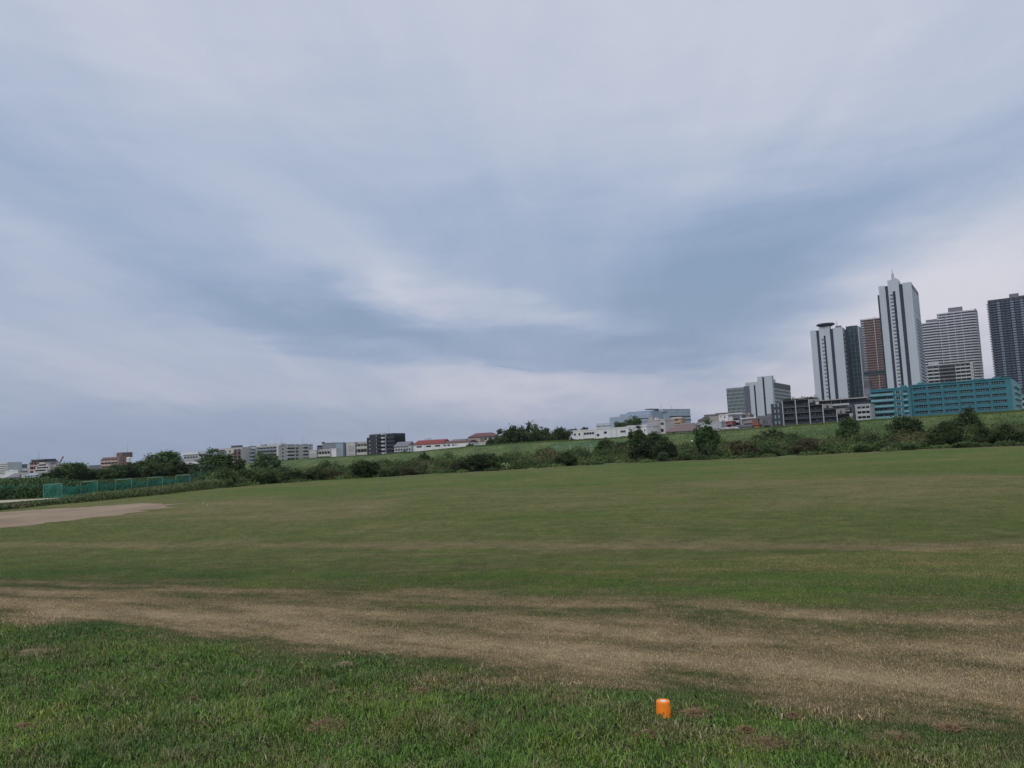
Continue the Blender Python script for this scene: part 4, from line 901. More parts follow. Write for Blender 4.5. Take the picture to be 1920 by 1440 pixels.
    g = Bld('apartment_block', 'low cream flats peeping over the round green tree', 'building', zc(65, 215), 640, 20, zc(270, 205), 12, M_cream, group=APT); balconies(g.F, .3, g.W * .72, g.H - 13.2, g.H - .5, 4, M_beige, M_glassd)
    # grey stepped one with pale roof
    b = Bld('apartment_block', 'grey flats under a pale curved roof left of the round tree', 'building', z2(262, 318), 560, 15, z2(520, 290), 14, M_lgrey, group=APT, noroof=True)
    b.F.part('roof', M_white, (-.5, b.W * .66, b.H, b.H + 1.6, -12, .6)); windows(b.F, .4, b.W * .65, b.H - 13.5, b.H, 5, 4, .8, .42, M_glassb)
    balconies(b.F, b.W * .68, b.W, b.H - 13, b.H + .4, 4, M_lgrey, M_glassd); rooftop(b, b.W * .7, b.W * .98, 1, 8, 2.0, M_lgrey)
    b = Bld('apartment_block', 'flat roofed grey block partly hidden by the round tree', 'building', z2(525, 288), 620, 15, z2(640, 280), 12, M_lgrey, group=APT); b.F.part('window_band', M_glassd, (1, b.W - .5, b.H - 4, b.H - 1.5, -.05, .1))
    b = Bld('white_house', 'pale grey house behind trees at left of the orange gable', 'house', z2(200, 385), 480, 15, z2(385, 372), 10, M_lgrey, group=LOW); windows(b.F, .3, b.W - .3, b.H - 7, b.H - .4, 4, 2, .55, .55, M_glassb)
    b = Bld('gable_house', 'orange gabled house half hidden among the trees', 'house', z2(268, 440), 440, 15, z2(352, 425), 8, mat('apricot_gable', (.44, .26, .20), .9), group=LOW, noroof=True); gable(b, .4, 2.0, M_cream, along='d'); windows(b.F, .3, b.W * .5, b.H - 3, b.H - .8, 1, 1, .5, .5, M_dgrey)
    # orange-brown block with open balconies
    b = Bld('apartment_block', 'orange brown apartment block rising behind the left woods', 'building', z1(1153, 238), 470, 25, z1(1345, 222), 13, mat('orange_brown_tile', (.29, .19, .16), .85), group=APT, C=z1(1470, 225))
    f = b.F.zpx(z1(1200, 260)) - b.F.zpx(z1(1200, 300)); balconies(b.F, .2, b.W - .2, b.H - .5 - 5 * f, b.H - .5, 5, mat('pinkish_rail', (.40, .30, .28), .85), M_glassd, bays=5, rail=1.0)
    windows(b.S, b.D * .2, b.D * .8, b.H - .5 - 4 * f, b.H - .5, 2, 4, .3, .4, M_glassd); rooftop(b, b.W * .65, b.W + 0.0, 2, 9, 3.0, M_brownroof)
    mast(b, b.W * .42, 3, 6); mast(b, b.W * 1.0 - .5, 6, 9)
    MB().lathe([(1.2, 0), (1.3, 2.6), (.5, 3.0)], 12, (b.W + 1, b.D * .7)).build('water_tank', M_white, b.root, (0, 0, b.H - 3))
    MB().box(b.W + .02, b.W + 10, b.D * .5, b.D + 3, 0, b.H - 3.5).build('rear_wing', mat('orange_brown_tile'), b.root)
    b = Bld('grey_block', 'dark grey low block left of the orange brown apartment block', 'building', z1(1003, 325), 520, 20, z1(1150, 312), 12, M_mgrey, group=LOW); windows(b.F, .5, b.W - .5, b.H - 6, b.H - .6, 5, 2, .5, .4, M_glassd)
    MB().box(-4, -.01, 1, 9, 0, b.H - 3).build('side_wing', M_mgrey, b.root)
    # far left cluster
    b = Bld('apartment_block', 'white block with dark horizontal bands at the far left edge', 'building', (-30, 870.5), 600, 10, za(165, 100), 14, mat('bright_white', (.60, .60, .62), .8), group=APT)
    f = b.F.zpx(za(80, 110)) - b.F.zpx(za(80, 150)); b.F.copies('window_band', M_dgrey, [(.2, b.H - 1.4 - f * i) for i in range(6)], b.W - .4, f * .36, -.05, .1)
    b = Bld('stair_tower', 'slim pale green white slab beside the far left banded block', 'building', za(190, 122), 640, 10, za(240, 120), 8, mat('pale_green_white', (.50, .54, .52), .8), group=APT)
    b = Bld('office_block', 'small dark blue glass office block at the far left skyline', 'building', za(240, 150), 660, 10, za(408, 140), 10, mat('slate_blue', (.12, .17, .22), .6), group=APT); f = 3.2
    b.F.copies('window_band', M_glassb, [(b.W * .3, b.H - 2 - f * i) for i in range(5)], b.W * .62, 1.4, -.05, .15); b.F.part('mullion', M_lgrey, (b.W * .26, b.W * .29, 0, b.H, 0, .2))
    b = Bld('white_block', 'low wide white building below the dark blue office block', 'building', za(108, 290), 560, 10, za(410, 285), 10, M_white, group=LOW); b.F.part('window_band', M_glassd, (1, b.W * .8, b.H - 5, b.H - 4.2, -.05, .1)); rooftop(b, b.W * .2, b.W * .42, 2, 6, 1.0, M_white)
    b = Bld('gymnasium', 'long low dark grey roofed hall at the far left', 'building', za(155, 425), 430, 10, za(415, 405), 12, M_lgrey, group=LOW, noroof=True); gable(b, .5, 2.2, M_mgrey)
    b = Bld('white_house', 'white house with three square windows and blue grey roof', 'house', za(540, 385), 400, 12, za(960, 362), 8, M_white, group=LOW, noroof=True); F = b.F
    gable(b, .3, 1.0, M_bluec, s1=b.W * .62); F.part('roof_slab', M_lgrey, (b.W * .62, b.W + .2, b.H, b.H + .25, -7, .3))
    F.copies('window', M_glassd, [F.sz(za(x, 422)) for x in (562, 628, 698)] + [F.sz(za(805, 408)), F.sz(za(842, 408)), F.sz(za(962, 392))], .75, 1.0, -.05, .06); F.copies('downpipe', M_grey, [(F.spx(za(x, 420)), 0) for x in (600, 665, 740)], .1, b.H, 0, .1)
    b = Bld('cream_house', 'cream flat roofed house behind the white house with blue roof', 'house', za(422, 355), 430, 12, za(800, 340), 9, mat('warm_cream', (.46, .44, .38), .85), group=LOW); b.F.copies('window', M_glassd, [b.F.sz(za(442, 400))], 1.0, 1.1, -.05, .06)
    b = Bld('apartment_block', 'small stepped pale blue flats left of the brick red block', 'building', za(500, 235), 560, 15, za(620, 205), 10, M_lgrey, group=APT); b.F.copies('window_band', M_glassb, [(.3, b.H - 2.4 - 3 * i) for i in range(4)], b.W - .6, 1.2, -.05, .1)
    b = Bld('apartment_block', 'pale tower with flat blue top left of brick red block', 'building', za(635, 140), 540, 15, za(705, 135), 9, M_lgrey, group=APT); rooftop(b, -.5, b.W * .9, 1, 7, 2.0, M_bluec)
    b = Bld('apartment_block', 'brick red apartment block with white rails and dark roof frame', 'building', za(715, 60), 500, 18, za(888, 55), 12, M_brick, group=APT, noroof=True)
    balconies(b.F, 0, b.W * .9, b.H - 15, b.H - .6, 5, mat('pink_rail', (.42, .30, .29), .8), M_glassd, bays=2, rail=.9); b.F.part('roof_frame', M_dgrey, (-.3, b.W + 5, b.H, b.H + 1.0, -8, .5)); MB().box(b.W * .9, b.W + 5.2, 1, 9, b.H - 4.5, b.H - .01).build('roof_house', M_dgrey, b.root)
    MB().box(-.2, b.W * .6, -.3, 8, 0, b.H - 15.2).build('lower_wall', M_beige, b.root); mast(b, b.W * .55, 2, 8)
    b = Bld('apartment_block', 'cream terraced apartment block right of the brick red one', 'building', za(888, 100), 490, 18, za(1000, 92), 11, M_cream, group=APT)
    F = b.F; windows(F, .3, b.W - .3, b.H - 5, b.H - 1, 2, 1, .3, .5, M_glassd)
    for i, (x1, y) in enumerate(((1100, 120), (1180, 180), (1165, 240))):
        s1 = F.spx(za(x1, y)); MB().box(-.5 - i * .2, s1, -1 - 1.2 * i, 9, 0, F.zpx(za(900, y))).build('terrace_block', M_cream, b.root)
        F.copies('window_band', M_glassd, [(.5, F.zpx(za(900, y + 42)))], s1 - 1.5, .9, 1.2 * i + .9, 1.2 * i + 1.08)
    MB().box(b.W + .5, b.W + 4.5, 1, 5, F.zpx(za(1000, 120)), F.zpx(za(1000, 88))).build('roof_canopy', M_mgrey, b.root)
    MB().box(F.spx(za(1165, 135)), F.spx(za(1222, 132)), 1, 5, 0, F.zpx(za(1165, 135))).build('stair_head', M_beige, b.root)
    # crane
    p = at(*z1(655, 315), 700); q = at(*z1(712, 215), 700); r = empty('tower_crane', (p.x, p.y, 0), 0, 'red and white luffing crane jib above the left trees', 'crane')
    MB().tube([(0, 0, 0), (0, 0, p.z)], [.9, .9], 4).build('mast', M_grey, r); n = 6
    for i in range(n):
        a = Vector((0, 0, p.z)).lerp(Vector((q.x - p.x, 0, q.z)), i / n); c_ = Vector((0, 0, p.z)).lerp(Vector((q.x - p.x, 0, q.z)), (i + 1) / n)
        MB().tube([tuple(a), tuple(c_)], [.75, .7], 4).build('jib', mat('crane_red', (.30, .05, .05), .6) if i % 2 else M_lgrey, r)
    MB().box(-3, -.8, -1, 1, p.z - 1, p.z + 2).build('counterweight', M_dgrey, r)
# ================================================================ ground
EDGE = [(-400, 985), (-200, 972), (0, 957), (60, 950), (160, 942), (272, 931), (400, 917), (520, 907), (617, 900), (730, 895), (820, 888), (900, 885), (1000, 879), (1110, 872), (1180, 868), (1242, 866), (1400, 860), (1640, 848), (1750, 842), (1920, 836), (2200, 822), (2500, 808)]
CREST = [(380, 480, 876), (453, 460, 870.5), (523, 445, 865), (560, 440, 862), (600, 425, 859), (720, 385, 852.5), (800, 340, 846), (900, 300, 836), (1000, 285, 830), (1120, 270, 824), (1251, 255, 815), (1340, 245, 810), (1473, 228, 800), (1630, 212, 789), (1900, 190, 771.7), (2200, 180, 752), (2500, 175, 735)]
def edge_pt(px): return gnd(px, interp(EDGE, px))
def crest(px):
    Y = interp([(c[0], c[1]) for c in CREST], px); py = interp([(c[0], c[2]) for c in CREST], px); return at(px, py, Y)
def hash2(ix, iy, s):
    n = (ix * 374761393 + iy * 668265263 + s * 974711) & 0x7fffffff
    n = ((n ^ (n >> 13)) * 1274126177) & 0x7fffffff
    return ((n ^ (n >> 16)) & 0xffff) / 65535.0
def vn(x, y, s=0):
    ix = np.floor(x).astype(np.int64); iy = np.floor(y).astype(np.int64); fx = x - ix; fy = y - iy
    fx = fx * fx * (3 - 2 * fx); fy = fy * fy * (3 - 2 * fy)
    a, b, c, d = hash2(ix, iy, s), hash2(ix + 1, iy, s), hash2(ix, iy + 1, s), hash2(ix + 1, iy + 1, s)
    return (a * (1 - fx) + b * fx) * (1 - fy) + (c * (1 - fx) + d * fx) * fy
def fbm(x, y, s=0, o=3): 
    t = 0; a = .5; tot = 0
    for i in range(o): t = t + a * vn(x * 2 ** i, y * 2 ** i, s + i); tot += a; a *= .5
    return t / tot
DRY = [(0, .10), (8.4, .10), (10.1, .22), (10.9, .50), (11.5, .70), (12.2, .92), (13.1, .55), (13.9, .74), (15.0, .42), (15.9, .60), (16.9, .34), (17.7, .16), (18.6, .16), (20, .30), (23.6, .36), (24.5, .74), (25.3, .70), (26.5, .34), (34, .34), (40, .46), (52, .44), (64, .28), (80, .22), (120, .16)]
TMAX = 120.0
def grass_colour(g, pos):
    x, y, z = g.sep(pos)
    kk = g.rng(g.m('ADD', y, g.m('MULTIPLY', x, .4)), 11, 17, .60, .42); t = g.m('ADD', y, g.m('MULTIPLY', x, kk)); s = g.m('SUBTRACT', x, g.m('MULTIPLY', y, .45))
    nA = g.noise(g.comb(g.m('MULTIPLY', s, .30), g.m('MULTIPLY', t, 1.0), 0.0), 1.0, 6, .66)
    nB = g.noise(g.comb(x, y, 4.0), .28, 5, .6)
    nF = g.noise(g.comb(g.m('MULTIPLY', s, .035), g.m('MULTIPLY', t, .22), 9.0), 1.0, 4, .6)
    nC = g.noise(g.comb(x, y, 9.0), 7.0, 3, .65)
    t2 = g.m('ADD', t, g.m('ADD', g.m('MULTIPLY', g.m('SUBTRACT', nB, .5), 2.6), g.m('MULTIPLY', g.m('SUBTRACT', nA, .5), 1.2)))
    dry = g.ramp(g.m('DIVIDE', t2, TMAX), [(a / TMAX, b) for a, b in DRY])
    far = g.rng(y, 18, 40, 0, 1)
    amp = g.m('SUBTRACT', 1.6, g.m('MULTIPLY', far, 1.15)); nP = g.noise(g.comb(x, g.m('MULTIPLY', y, .8), 2.0), .075, 6, .62, .6)
    dry = g.m('ADD', dry, g.m('MULTIPLY', g.m('SUBTRACT', nA, .5), amp)); dry = g.m('ADD', dry, g.m('MULTIPLY', g.m('SUBTRACT', nF, .5), g.m('MULTIPLY', far, .7))); dry = g.m('ADD', dry, g.m('MULTIPLY', g.m('SUBTRACT', nP, .5), g.m('MULTIPLY', far, 1.6)))
    dry = g.m('ADD', dry, g.m('MULTIPLY', g.m('SUBTRACT', nC, .5), .35), clamp=True)
    gr = g.ramp(nB, [(.3, GREEN[0]), (.5, GREEN[1]), (.7, GREEN[2])])
    c = g.ramp(dry, [(0, (0, 0, 0)), (1, (1, 1, 1))])
    farc = g.ramp(dry, [(0, FARC[0]), (.4, FARC[1]), (1, FARC[2])])
    nearc = g.mix(g.rng(dry, .1, .5, 0, 1), gr, g.ramp(dry, [(.35, TAN[0]), (.65, TAN[1]), (1, TAN[2])]))
    return g.mix(g.rng(t, 14.5, 22, 0, 1, 'SMOOTHSTEP'), nearc, farc), dry
GREEN = [(.026, .062, .014), (.056, .102, .022), (.108, .150, .030)]
TAN = [(.095, .090, .040), (.20, .158, .084), (.36, .288, .172)]
FARC = [(.078, .122, .028), (.125, .134, .046), (.23, .18, .098)]
def ground_material():
    m = bpy.data.materials.new('field_turf'); m.use_nodes = True; g = G(m.node_tree); b = m.node_tree.nodes['Principled BSDF']
    pos = g.node('ShaderNodeNewGeometry').outputs['Position']
    c, dry = grass_colour(g, pos)
    n1 = g.noise(pos, 22, 4, .7); n2 = g.noise(pos, 2.2, 6, .75)
    x, y, z = g.sep(pos)
    near = g.rng(y, 12, 34, .80, 1.0)
    f = g.m('MULTIPLY', g.rng(n1, .3, .7, .72, 1.28), g.rng(n2, .3, .7, .76, 1.24)); f = g.m('MULTIPLY', f, near); f = g.m('MULTIPLY', f, g.rng(g.noise(pos, .55, 6, .72), .32, .68, .78, 1.22))
    # turf colour with noise mottling, darkened close by where the blades stand
    v = g.node('ShaderNodeVectorMath', operation='SCALE'); g.put(v.inputs[0], c); g.put(v.inputs['Scale'], f)
    g.put(b.inputs['Base Color'], v.outputs[0]); b.inputs['Roughness'].default_value = .95; b.inputs['Specular IOR Level'].default_value = .1
    bp = g.node('ShaderNodeBump'); bp.inputs['Strength'].default_value = .9; bp.inputs['Distance'].default_value = .06
    g.put(bp.inputs['Height'], g.m('ADD', n1, g.m('MULTIPLY', n2, 2.0))); g.put(b.inputs['Normal'], bp.outputs[0])
    return m
def in_poly(x, y, P):
    r = np.zeros(len(x), bool); n = len(P)
    for i in range(n):
        a, b = P[i], P[i - 1]
        if abs(a[1] - b[1]) < 1e-9: continue
        c = ((a[1] > y) != (b[1] > y)) & (x < (b[0] - a[0]) * (y - a[1]) / (b[1] - a[1]) + a[0]); r ^= c
    return r
INFIELD = []
def blade_material(name, gain=None):
    m = bpy.data.materials.new(name); m.use_nodes = True; g = G(m.node_tree); b = m.node_tree.nodes['Principled BSDF']
    pos = g.node('ShaderNodeNewGeometry').outputs['Position']; c, dry = grass_colour(g, pos)
    a = g.node('ShaderNodeAttribute', attribute_name='tint').outputs['Fac']
    # some blades are dead straw, some are bluish or yellowish green
    straw = g.m('LESS_THAN', a, g.m('MULTIPLY', g.m('POWER', dry, 1.5), .8)); c = g.mix(straw, c, (.25, .19, .115)); thatch = g.m('LESS_THAN', a, g.m('MULTIPLY', g.rng(g.noise(pos, 2.3, 3, .6), .45, .62, .04, .45), g.m('SUBTRACT', 1.0, dry))); c = g.mix(thatch, c, (.13, .105, .055))
    hue = g.mix(g.m('ADD', g.m('MULTIPLY', a, .5), g.m('MULTIPLY', g.noise(pos, 1.1, 3, .6), .5)), (.55, .90, 1.15), (1.6, 1.22, .80)); hue = g.mix(dry, hue, (1.0, 1.0, 1.0)); c = g.mix(1.0, c, hue, 'MULTIPLY')
    v = g.node('ShaderNodeVectorMath', operation='SCALE'); g.put(v.inputs[0], c); g.put(v.inputs['Scale'], g.m('MULTIPLY', gain or BLADE_GAIN, g.m('ADD', 1.0, g.m('MULTIPLY', g.m('SUBTRACT', g.m('FRACT', g.m('MULTIPLY', a, 7.3)), .45), g.m('SUBTRACT', 1.0, g.m('MULTIPLY', dry, .82))))))
    g.put(b.inputs['Base Color'], v.outputs[0]); b.inputs['Roughness'].default_value = .55; b.inputs['Specular IOR Level'].default_value = .25
    return m
BLADE_GAIN = 1.78
def zf(x, y): return 0.0 * x
def field():
    m = ground_material()
    # one sheet out to the horizon
    me = MB().poly([(-6000, -300, 0), (6000, -300, 0), (6000, 8000, 0), (-6000, 8000, 0)], [(0, 1, 2, 3)]).build('ground', m); tag(me, 'mown grass sports field with dry brown and green bands', 'ground', kind='structure')
    # dirt infield
    pix = [(-260, 978), (0, 961), (60, 956), (150, 951), (270, 943.5), (310, 944), (336, 946), (318, 950), (300, 954.5), (262, 958), (232, 963), (200, 967), (150, 973), (100, 978), (70, 982), (0, 990), (-120, 1004), (-300, 1024)]
    P = [gnd(*p) for p in pix]; n = len(P); Q = []
    for i in range(n):
        a, b_ = P[i], P[(i + 1) % n]; k = max(2, int((b_ - a).length / .8))
        for j in range(k):
            q = a.lerp(b_, j / k); o = (mnoise.noise(q * .45) + .5 * mnoise.noise(q * 1.7)) * (1.1 + .012 * q.y)
            nn = Vector((b_.y - a.y, a.x - b_.x, 0)).normalized(); Q.append(q + nn * o)
    INFIELD.extend([(q.x, q.y) for q in Q])
    dm = mat('bare_sandy_soil', (.25, .185, .125), .95, .34, .16, bump=.3)
    o = MB().poly([(q.x, q.y, .006) for q in Q], [tuple(reversed(range(len(Q))))]).build('dirt_infield', dm); tag(o, 'bare sandy baseball infield at the left of the field', 'infield', kind='structure')
    # sandy path at the left, beyond the weeds
    pth = [gnd(-300, 960), gnd(0, 942.5), gnd(90, 937.5), gnd(150, 935), gnd(150, 933), gnd(90, 934.5), gnd(0, 938.5), gnd(-300, 954)]
    o = MB().poly([(q.x, q.y, .012) for q in pth], [tuple(range(8))]).build('path', mat('pale_path', (.42, .36, .30), .95, .08)); tag(o, 'pale sandy path behind the weeds at left', 'path', kind='structure')
    # bare strip along the foot of the bushes
    pts_a = []; pts_b = []
    for i in range(120):
        px = 700 + i * 10.3; e = edge_pt(px); j = 1.2 * mnoise.noise(Vector((px * .02, 3, 0)))
        wv = max(.1, 1.6 + 2.2 * mnoise.noise(Vector((px * .013, 0, 0)))); d = Vector((e.x, e.y, 0)).normalized()
        pts_a.append(e + d * (-.5 + j)); pts_b.append(e + d * (wv + j))
    mb = MB(); V = [(p.x, p.y, .005) for p in pts_a] + [(p.x, p.y, .005) for p in pts_b]; n = len(pts_a)
    mb.poly(V, [(i, i + 1, n + i + 1, n + i) for i in range(n - 1)])
    o = mb.build('bare_strip', mat('bare_brown_soil', (.17, .125, .095), .95, .25, .3)); tag(o, 'bare brown strip along the foot of the bushes', 'soil strip', kind='structure')
def levee():
    """the embankment: its foot, a grassy terrace, the slope and the crest"""
    cols = []; xs = list(range(395, 2480, 12))
    for px in xs:
        e = edge_pt(px); c = crest(px); hcol = c.z
        if px < 460: hcol *= max(0, (px - 395) / 65.0) ** .6
        row = []
        d = Vector((c.x - e.x, c.y - e.y, 0)); L = d.length
        sl = min(.45, 16.0 / L)                     # the slope itself is some 16 m wide
        st = min(.9, 1 - 2 * sl)
        fl = .55 if px > 1250 else .25 + .3 * max(0, (px - 800) / 450)
        fl = max(.15, fl)
        K = [(0, -.05), (.06, .02), (.35 * st, .10 * fl * hcol), (.7 * st, .34 * fl * hcol), (st, .52 * fl * hcol), (st + sl * .7, .52 * fl * hcol + (hcol - .52 * fl * hcol) * .42), (1 - sl * .12, hcol * .97), (1, hcol), (1 + 3.5 / L, hcol), (1 + 5.5 / L, hcol * .92), (1 + 20 / L, -.05)]
        for t, z in K:
            q = Vector((e.x, e.y, 0)) + d * t; row.append((q.x, q.y, z + .12 * mnoise.noise(Vector((q.x * .11, q.y * .11, 0))) * (1 if 0.05 < t < 1.1 else 0)))
        cols.append(row)
    n = len(cols[0]); V = [p for r in cols for p in r]; F = [(i * n + j, (i + 1) * n + j, (i + 1) * n + j + 1, i * n + j + 1) for i in range(len(cols) - 1) for j in range(n - 1)]
    m = bpy.data.materials.new('levee_grass'); m.use_nodes = True; g = G(m.node_tree); b = m.node_tree.nodes['Principled BSDF']; pos = g.node('ShaderNodeNewGeometry').outputs['Position']
    n1 = g.noise(pos, .12, 5, .6); n2 = g.noise(pos, 1.3, 4, .7); n3 = g.noise(pos, .04, 2, .5)
    c = g.ramp(n1, [(.35, (.055, .10, .03)), (.5, (.09, .14, .04)), (.65, (.15, .175, .065))])
    v = g.node('ShaderNodeVectorMath', operation='SCALE'); g.put(v.inputs[0], c); g.put(v.inputs['Scale'], g.rng(n2, .3, .7, .8, 1.2)); g.put(b.inputs['Base Color'], v.outputs[0]); b.inputs['Roughness'].default_value = .95
    bp = g.node('ShaderNodeBump'); bp.inputs['Strength'].default_value = 1; bp.inputs['Distance'].default_value = .4; g.put(bp.inputs['Height'], n2); g.put(b.inputs['Normal'], bp.outputs[0])
    o = MB().poly(V, F).build('levee', m); tag(o, 'long green grassed river levee running across behind the bushes', 'levee', kind='structure')
    # tall grass over the slope and the terrace
    rs = np.random.RandomState(5); P = []; 
    A = np.array(cols)            # columns x profile x 3
    nb = 260000
    ci = rs.uniform(0, len(cols) - 1.001, nb); ti = 2 + rs.uniform(0, 1, nb) ** .8 * 6.6
    i0 = ci.astype(int); j0 = ti.astype(int); fu = (ci - i0)[:, None]; fv = (ti - j0)[:, None]
    Q = (A[i0, j0] * (1 - fu) + A[i0 + 1, j0] * fu) * (1 - fv) + (A[i0, j0 + 1] * (1 - fu) + A[i0 + 1, j0 + 1] * fu) * fv
    V, cnt, lp = blades(Q, rs.uniform(.2, .55, nb), rs.uniform(.05, .10, nb), rs, .5)
    me = fast_mesh('levee_tall_grass', V, cnt, lp, leaf_mat('levee_tall_grass_leaves', (.055, .10, .030), (.16, .21, .07), dry=(.17, .17, .075)), np.repeat(rs.uniform(0, 1, nb), 2))
    o = bpy.data.objects.new('levee_tall_grass', me); col.objects.link(o); tag(o, 'tall grass covering the levee slope', 'grass', kind='stuff')
def blades(P, L, W, rs, bend=.6):
    """two-segment bent blades: 5 corners each, a quad and a triangle"""
    n = len(P); a = rs.uniform(0, 2 * np.pi, n); dx, dy = np.cos(a), np.sin(a)
    b = rs.uniform(.1, 1.0, n) * bend; s = rs.uniform(0, 2 * np.pi, n); lx, ly = np.cos(s), np.sin(s)
    V = np.zeros((n, 5, 3)); h1 = L * .55 * np.cos(b * .6); o1 = L * .55 * np.sin(b * .6); h2 = h1 + L * .45 * np.cos(b * 1.8); o2 = o1 + L * .45 * np.sin(b * 1.8)
    w = W / 2
    V[:, 0] = P - np.stack([dx * w, dy * w, np.full(n, .01)], 1); V[:, 1] = P + np.stack([dx * w, dy * w, np.full(n, -.01)], 1)
    m = P + np.stack([lx * o1, ly * o1, h1], 1); V[:, 2] = m + np.stack([dx * w * .75, dy * w * .75, np.zeros(n)], 1); V[:, 3] = m - np.stack([dx * w * .75, dy * w * .75, np.zeros(n)], 1)
    V[:, 4] = P + np.stack([lx * o2, ly * o2, h2], 1)
    idx = (np.arange(n) * 5)[:, None]; lp = np.concatenate([idx + np.array([[0, 1, 2, 3]]), idx + np.array([[3, 2, 4]])], 1).ravel()
    return V.reshape(-1, 3), np.tile([4, 3], n), lp
def dryness(x, y):
    t = y + .45 * x; return np.interp(t, [a for a, _ in DRY], [b for _, b in DRY])
def grass():
    rs = np.random.RandomState(3); m = blade_material('grass_blades')
    def scatter(n, y0, y1, power=1.0, side=.74):
        y = y0 + (y1 - y0) * rs.uniform(0, 1, n) ** power; x = rs.uniform(-1, 1, n) * (y * side + .8); return x, y
    # uneven, tufted growth
    x, y = scatter(int(1250000), 6.2, 20, .95); t = y + x * np.interp(y + .4 * x, [11, 17], [.60, .42])
    d = fbm(x * .9, y * .9, 1, 3); lush = np.clip((10.8 + (fbm(x * .5, y * .5, 8) - .5) * 2.4 - t) / 1.0, 0, 1)
    tuft = np.clip((fbm(x * 1.7, y * 1.7, 21, 3) - .52) * 6, 0, 1) * lush * rs.uniform(.4, 1, len(x))
    bare = np.clip((fbm(x * .7, y * .7, 44, 3) - .70) * 12, 0, 1)
    keep = rs.uniform(0, 1, len(x)) < (.72 - .22 * lush + .50 * tuft) * (1 - .75 * bare * lush)
    x, y, lush, tuft = x[keep], y[keep], lush[keep], tuft[keep]; n = len(x)
    L = (.025 + .032 * lush + .105 * tuft) * rs.uniform(.5, 1.5, n); W = (.0048 + .0045 * lush + .005 * tuft) * rs.uniform(.7, 1.3, n)
    q = gnd(1244.5, 1343); kc = 110; ac = rs.uniform(np.pi, 2 * np.pi, kc); rc = rs.uniform(.10, .30, kc)       # long blades lapping at the cup
    x = np.append(x, q.x + rc * np.cos(ac)); y = np.append(y, q.y + rc * np.sin(ac)); L = np.append(L, rs.uniform(.04, .10, kc)); W = np.append(W, rs.uniform(.006, .010, kc)); n = len(x)
    wx, wy = scatter(900, 6.5, 17, 1.0)                       # low broad-leaved weeds in clumps
    ok = (wy + .6 * wx < 10.6); wx, wy = wx[ok], wy[ok]
    for cx_, cy_ in zip(wx, wy):
        kk_ = rs.randint(14, 46); rr = rs.uniform(.04, .16); x = np.append(x, cx_ + rs.normal(size=kk_) * rr); y = np.append(y, cy_ + rs.normal(size=kk_) * rr)
        L = np.append(L, rs.uniform(.05, .13, kk_)); W = np.append(W, rs.uniform(.010, .020, kk_))
    n = len(x)
    V, c, lp = blades(np.stack([x, y, np.zeros(n)], 1), L, W, rs, 1.35)
    me = fast_mesh('grass', V, c, lp, m, np.repeat(rs.uniform(0, 1, n), 2)); o = bpy.data.objects.new('grass', me); col.objects.link(o); tag(o, 'lush green foreground grass and short dry grass behind it', 'grass', kind='stuff')
    x, y = scatter(420000, 17.5, 75, 1.5); k_ = (rs.uniform(0, 1, len(x)) < np.clip((75 - y) / 35, 0, 1)) & ~in_poly(x, y, INFIELD); x, y = x[k_], y[k_]; n = len(x)
    L = .036 * rs.uniform(.5, 1.5, n); W = .005 * (y / 16) * rs.uniform(.7, 1.3, n)
    V, c, lp = blades(np.stack([x, y, np.zeros(n)], 1), L, W, rs, .9)
    me = fast_mesh('mown_grass', V, c, lp, blade_material('mown_blades', 1.25), np.repeat(rs.uniform(0, 1, n), 2)); o = bpy.data.objects.new('mown_grass', me); col.objects.link(o); tag(o, 'short mown grass of the middle of the field', 'grass', kind='stuff')
    # heaps of dry cuttings lying on the grass
    hay = mat('dry_cuttings', (.23, .15, .085), .95, .3, 30); hay2 = mat('pale_straw', (.36, .28, .19), .95, .3, 30)
    for i, (px, py, w_, lab, mm) in enumerate([
        (1302, 1340, .30, 'reddish brown heap of dry cuttings right beside the orange cup', hay), (50, 1226, .42, 'pale straw heap at the far left of the green grass', hay2),
        (786, 1298, .20, 'small brown tuft of cuttings among green tussocks left of centre', hay), (645, 1249, .22, 'faded straw tuft near the upper edge of the green grass', hay2),
        (362, 1315, .14, 'tiny reddish tuft of dead grass in the left foreground', hay), (1215, 1380, .20, 'brown clump of cuttings just below left of the orange cup', hay),
        (1435, 1396, .34, 'flat brown heap near the bottom edge right of the cup', hay), (1680, 1388, .34, 'wide brown heap in the right foreground', hay),
        (1486, 1345, .15, 'small dark brown clump between cup and right edge', hay), (1605, 1408, .16, 'little brown tuft left of the wide heap at right', hay),
        (1080, 1304, .18, 'pinkish clump of cuttings up left of the orange cup', hay), (1782, 1368, .20, 'brown clump close to the right edge on the dry border', hay),
        (40, 1366, .22, 'dull reddish patch of cuttings at the lower left', hay), (310, 1437, .30, 'rusty heap of cuttings cut by the bottom edge', hay), (610, 1362, .40, 'thin reddish scatter of cuttings in the lower middle left', hay), (1398, 1372, .14, 'small brown tuft below right of the orange cup', hay)]):
        w_ *= .72; p = gnd(px, py); k = int(1100 * w_ / .3); r_ = rs.normal(size=(k, 2)) * [w_ * .42, w_ * .36]; zz = .02 + .04 * np.exp(-(r_[:, 0] ** 2 + r_[:, 1] ** 2) / (w_ * .35) ** 2) * rs.uniform(.1, 1, k)
        Lh = rs.uniform(.03, .09, k); a = rs.uniform(0, 2 * np.pi, k); e = rs.normal(size=k) * .25
        V = np.zeros((k, 4, 3)); cx = np.stack([r_[:, 0], r_[:, 1], zz], 1); dv = np.stack([np.cos(a), np.sin(a), e], 1) * Lh[:, None] / 2; pv = np.stack([-np.sin(a), np.cos(a), np.zeros(k)], 1) * .0018
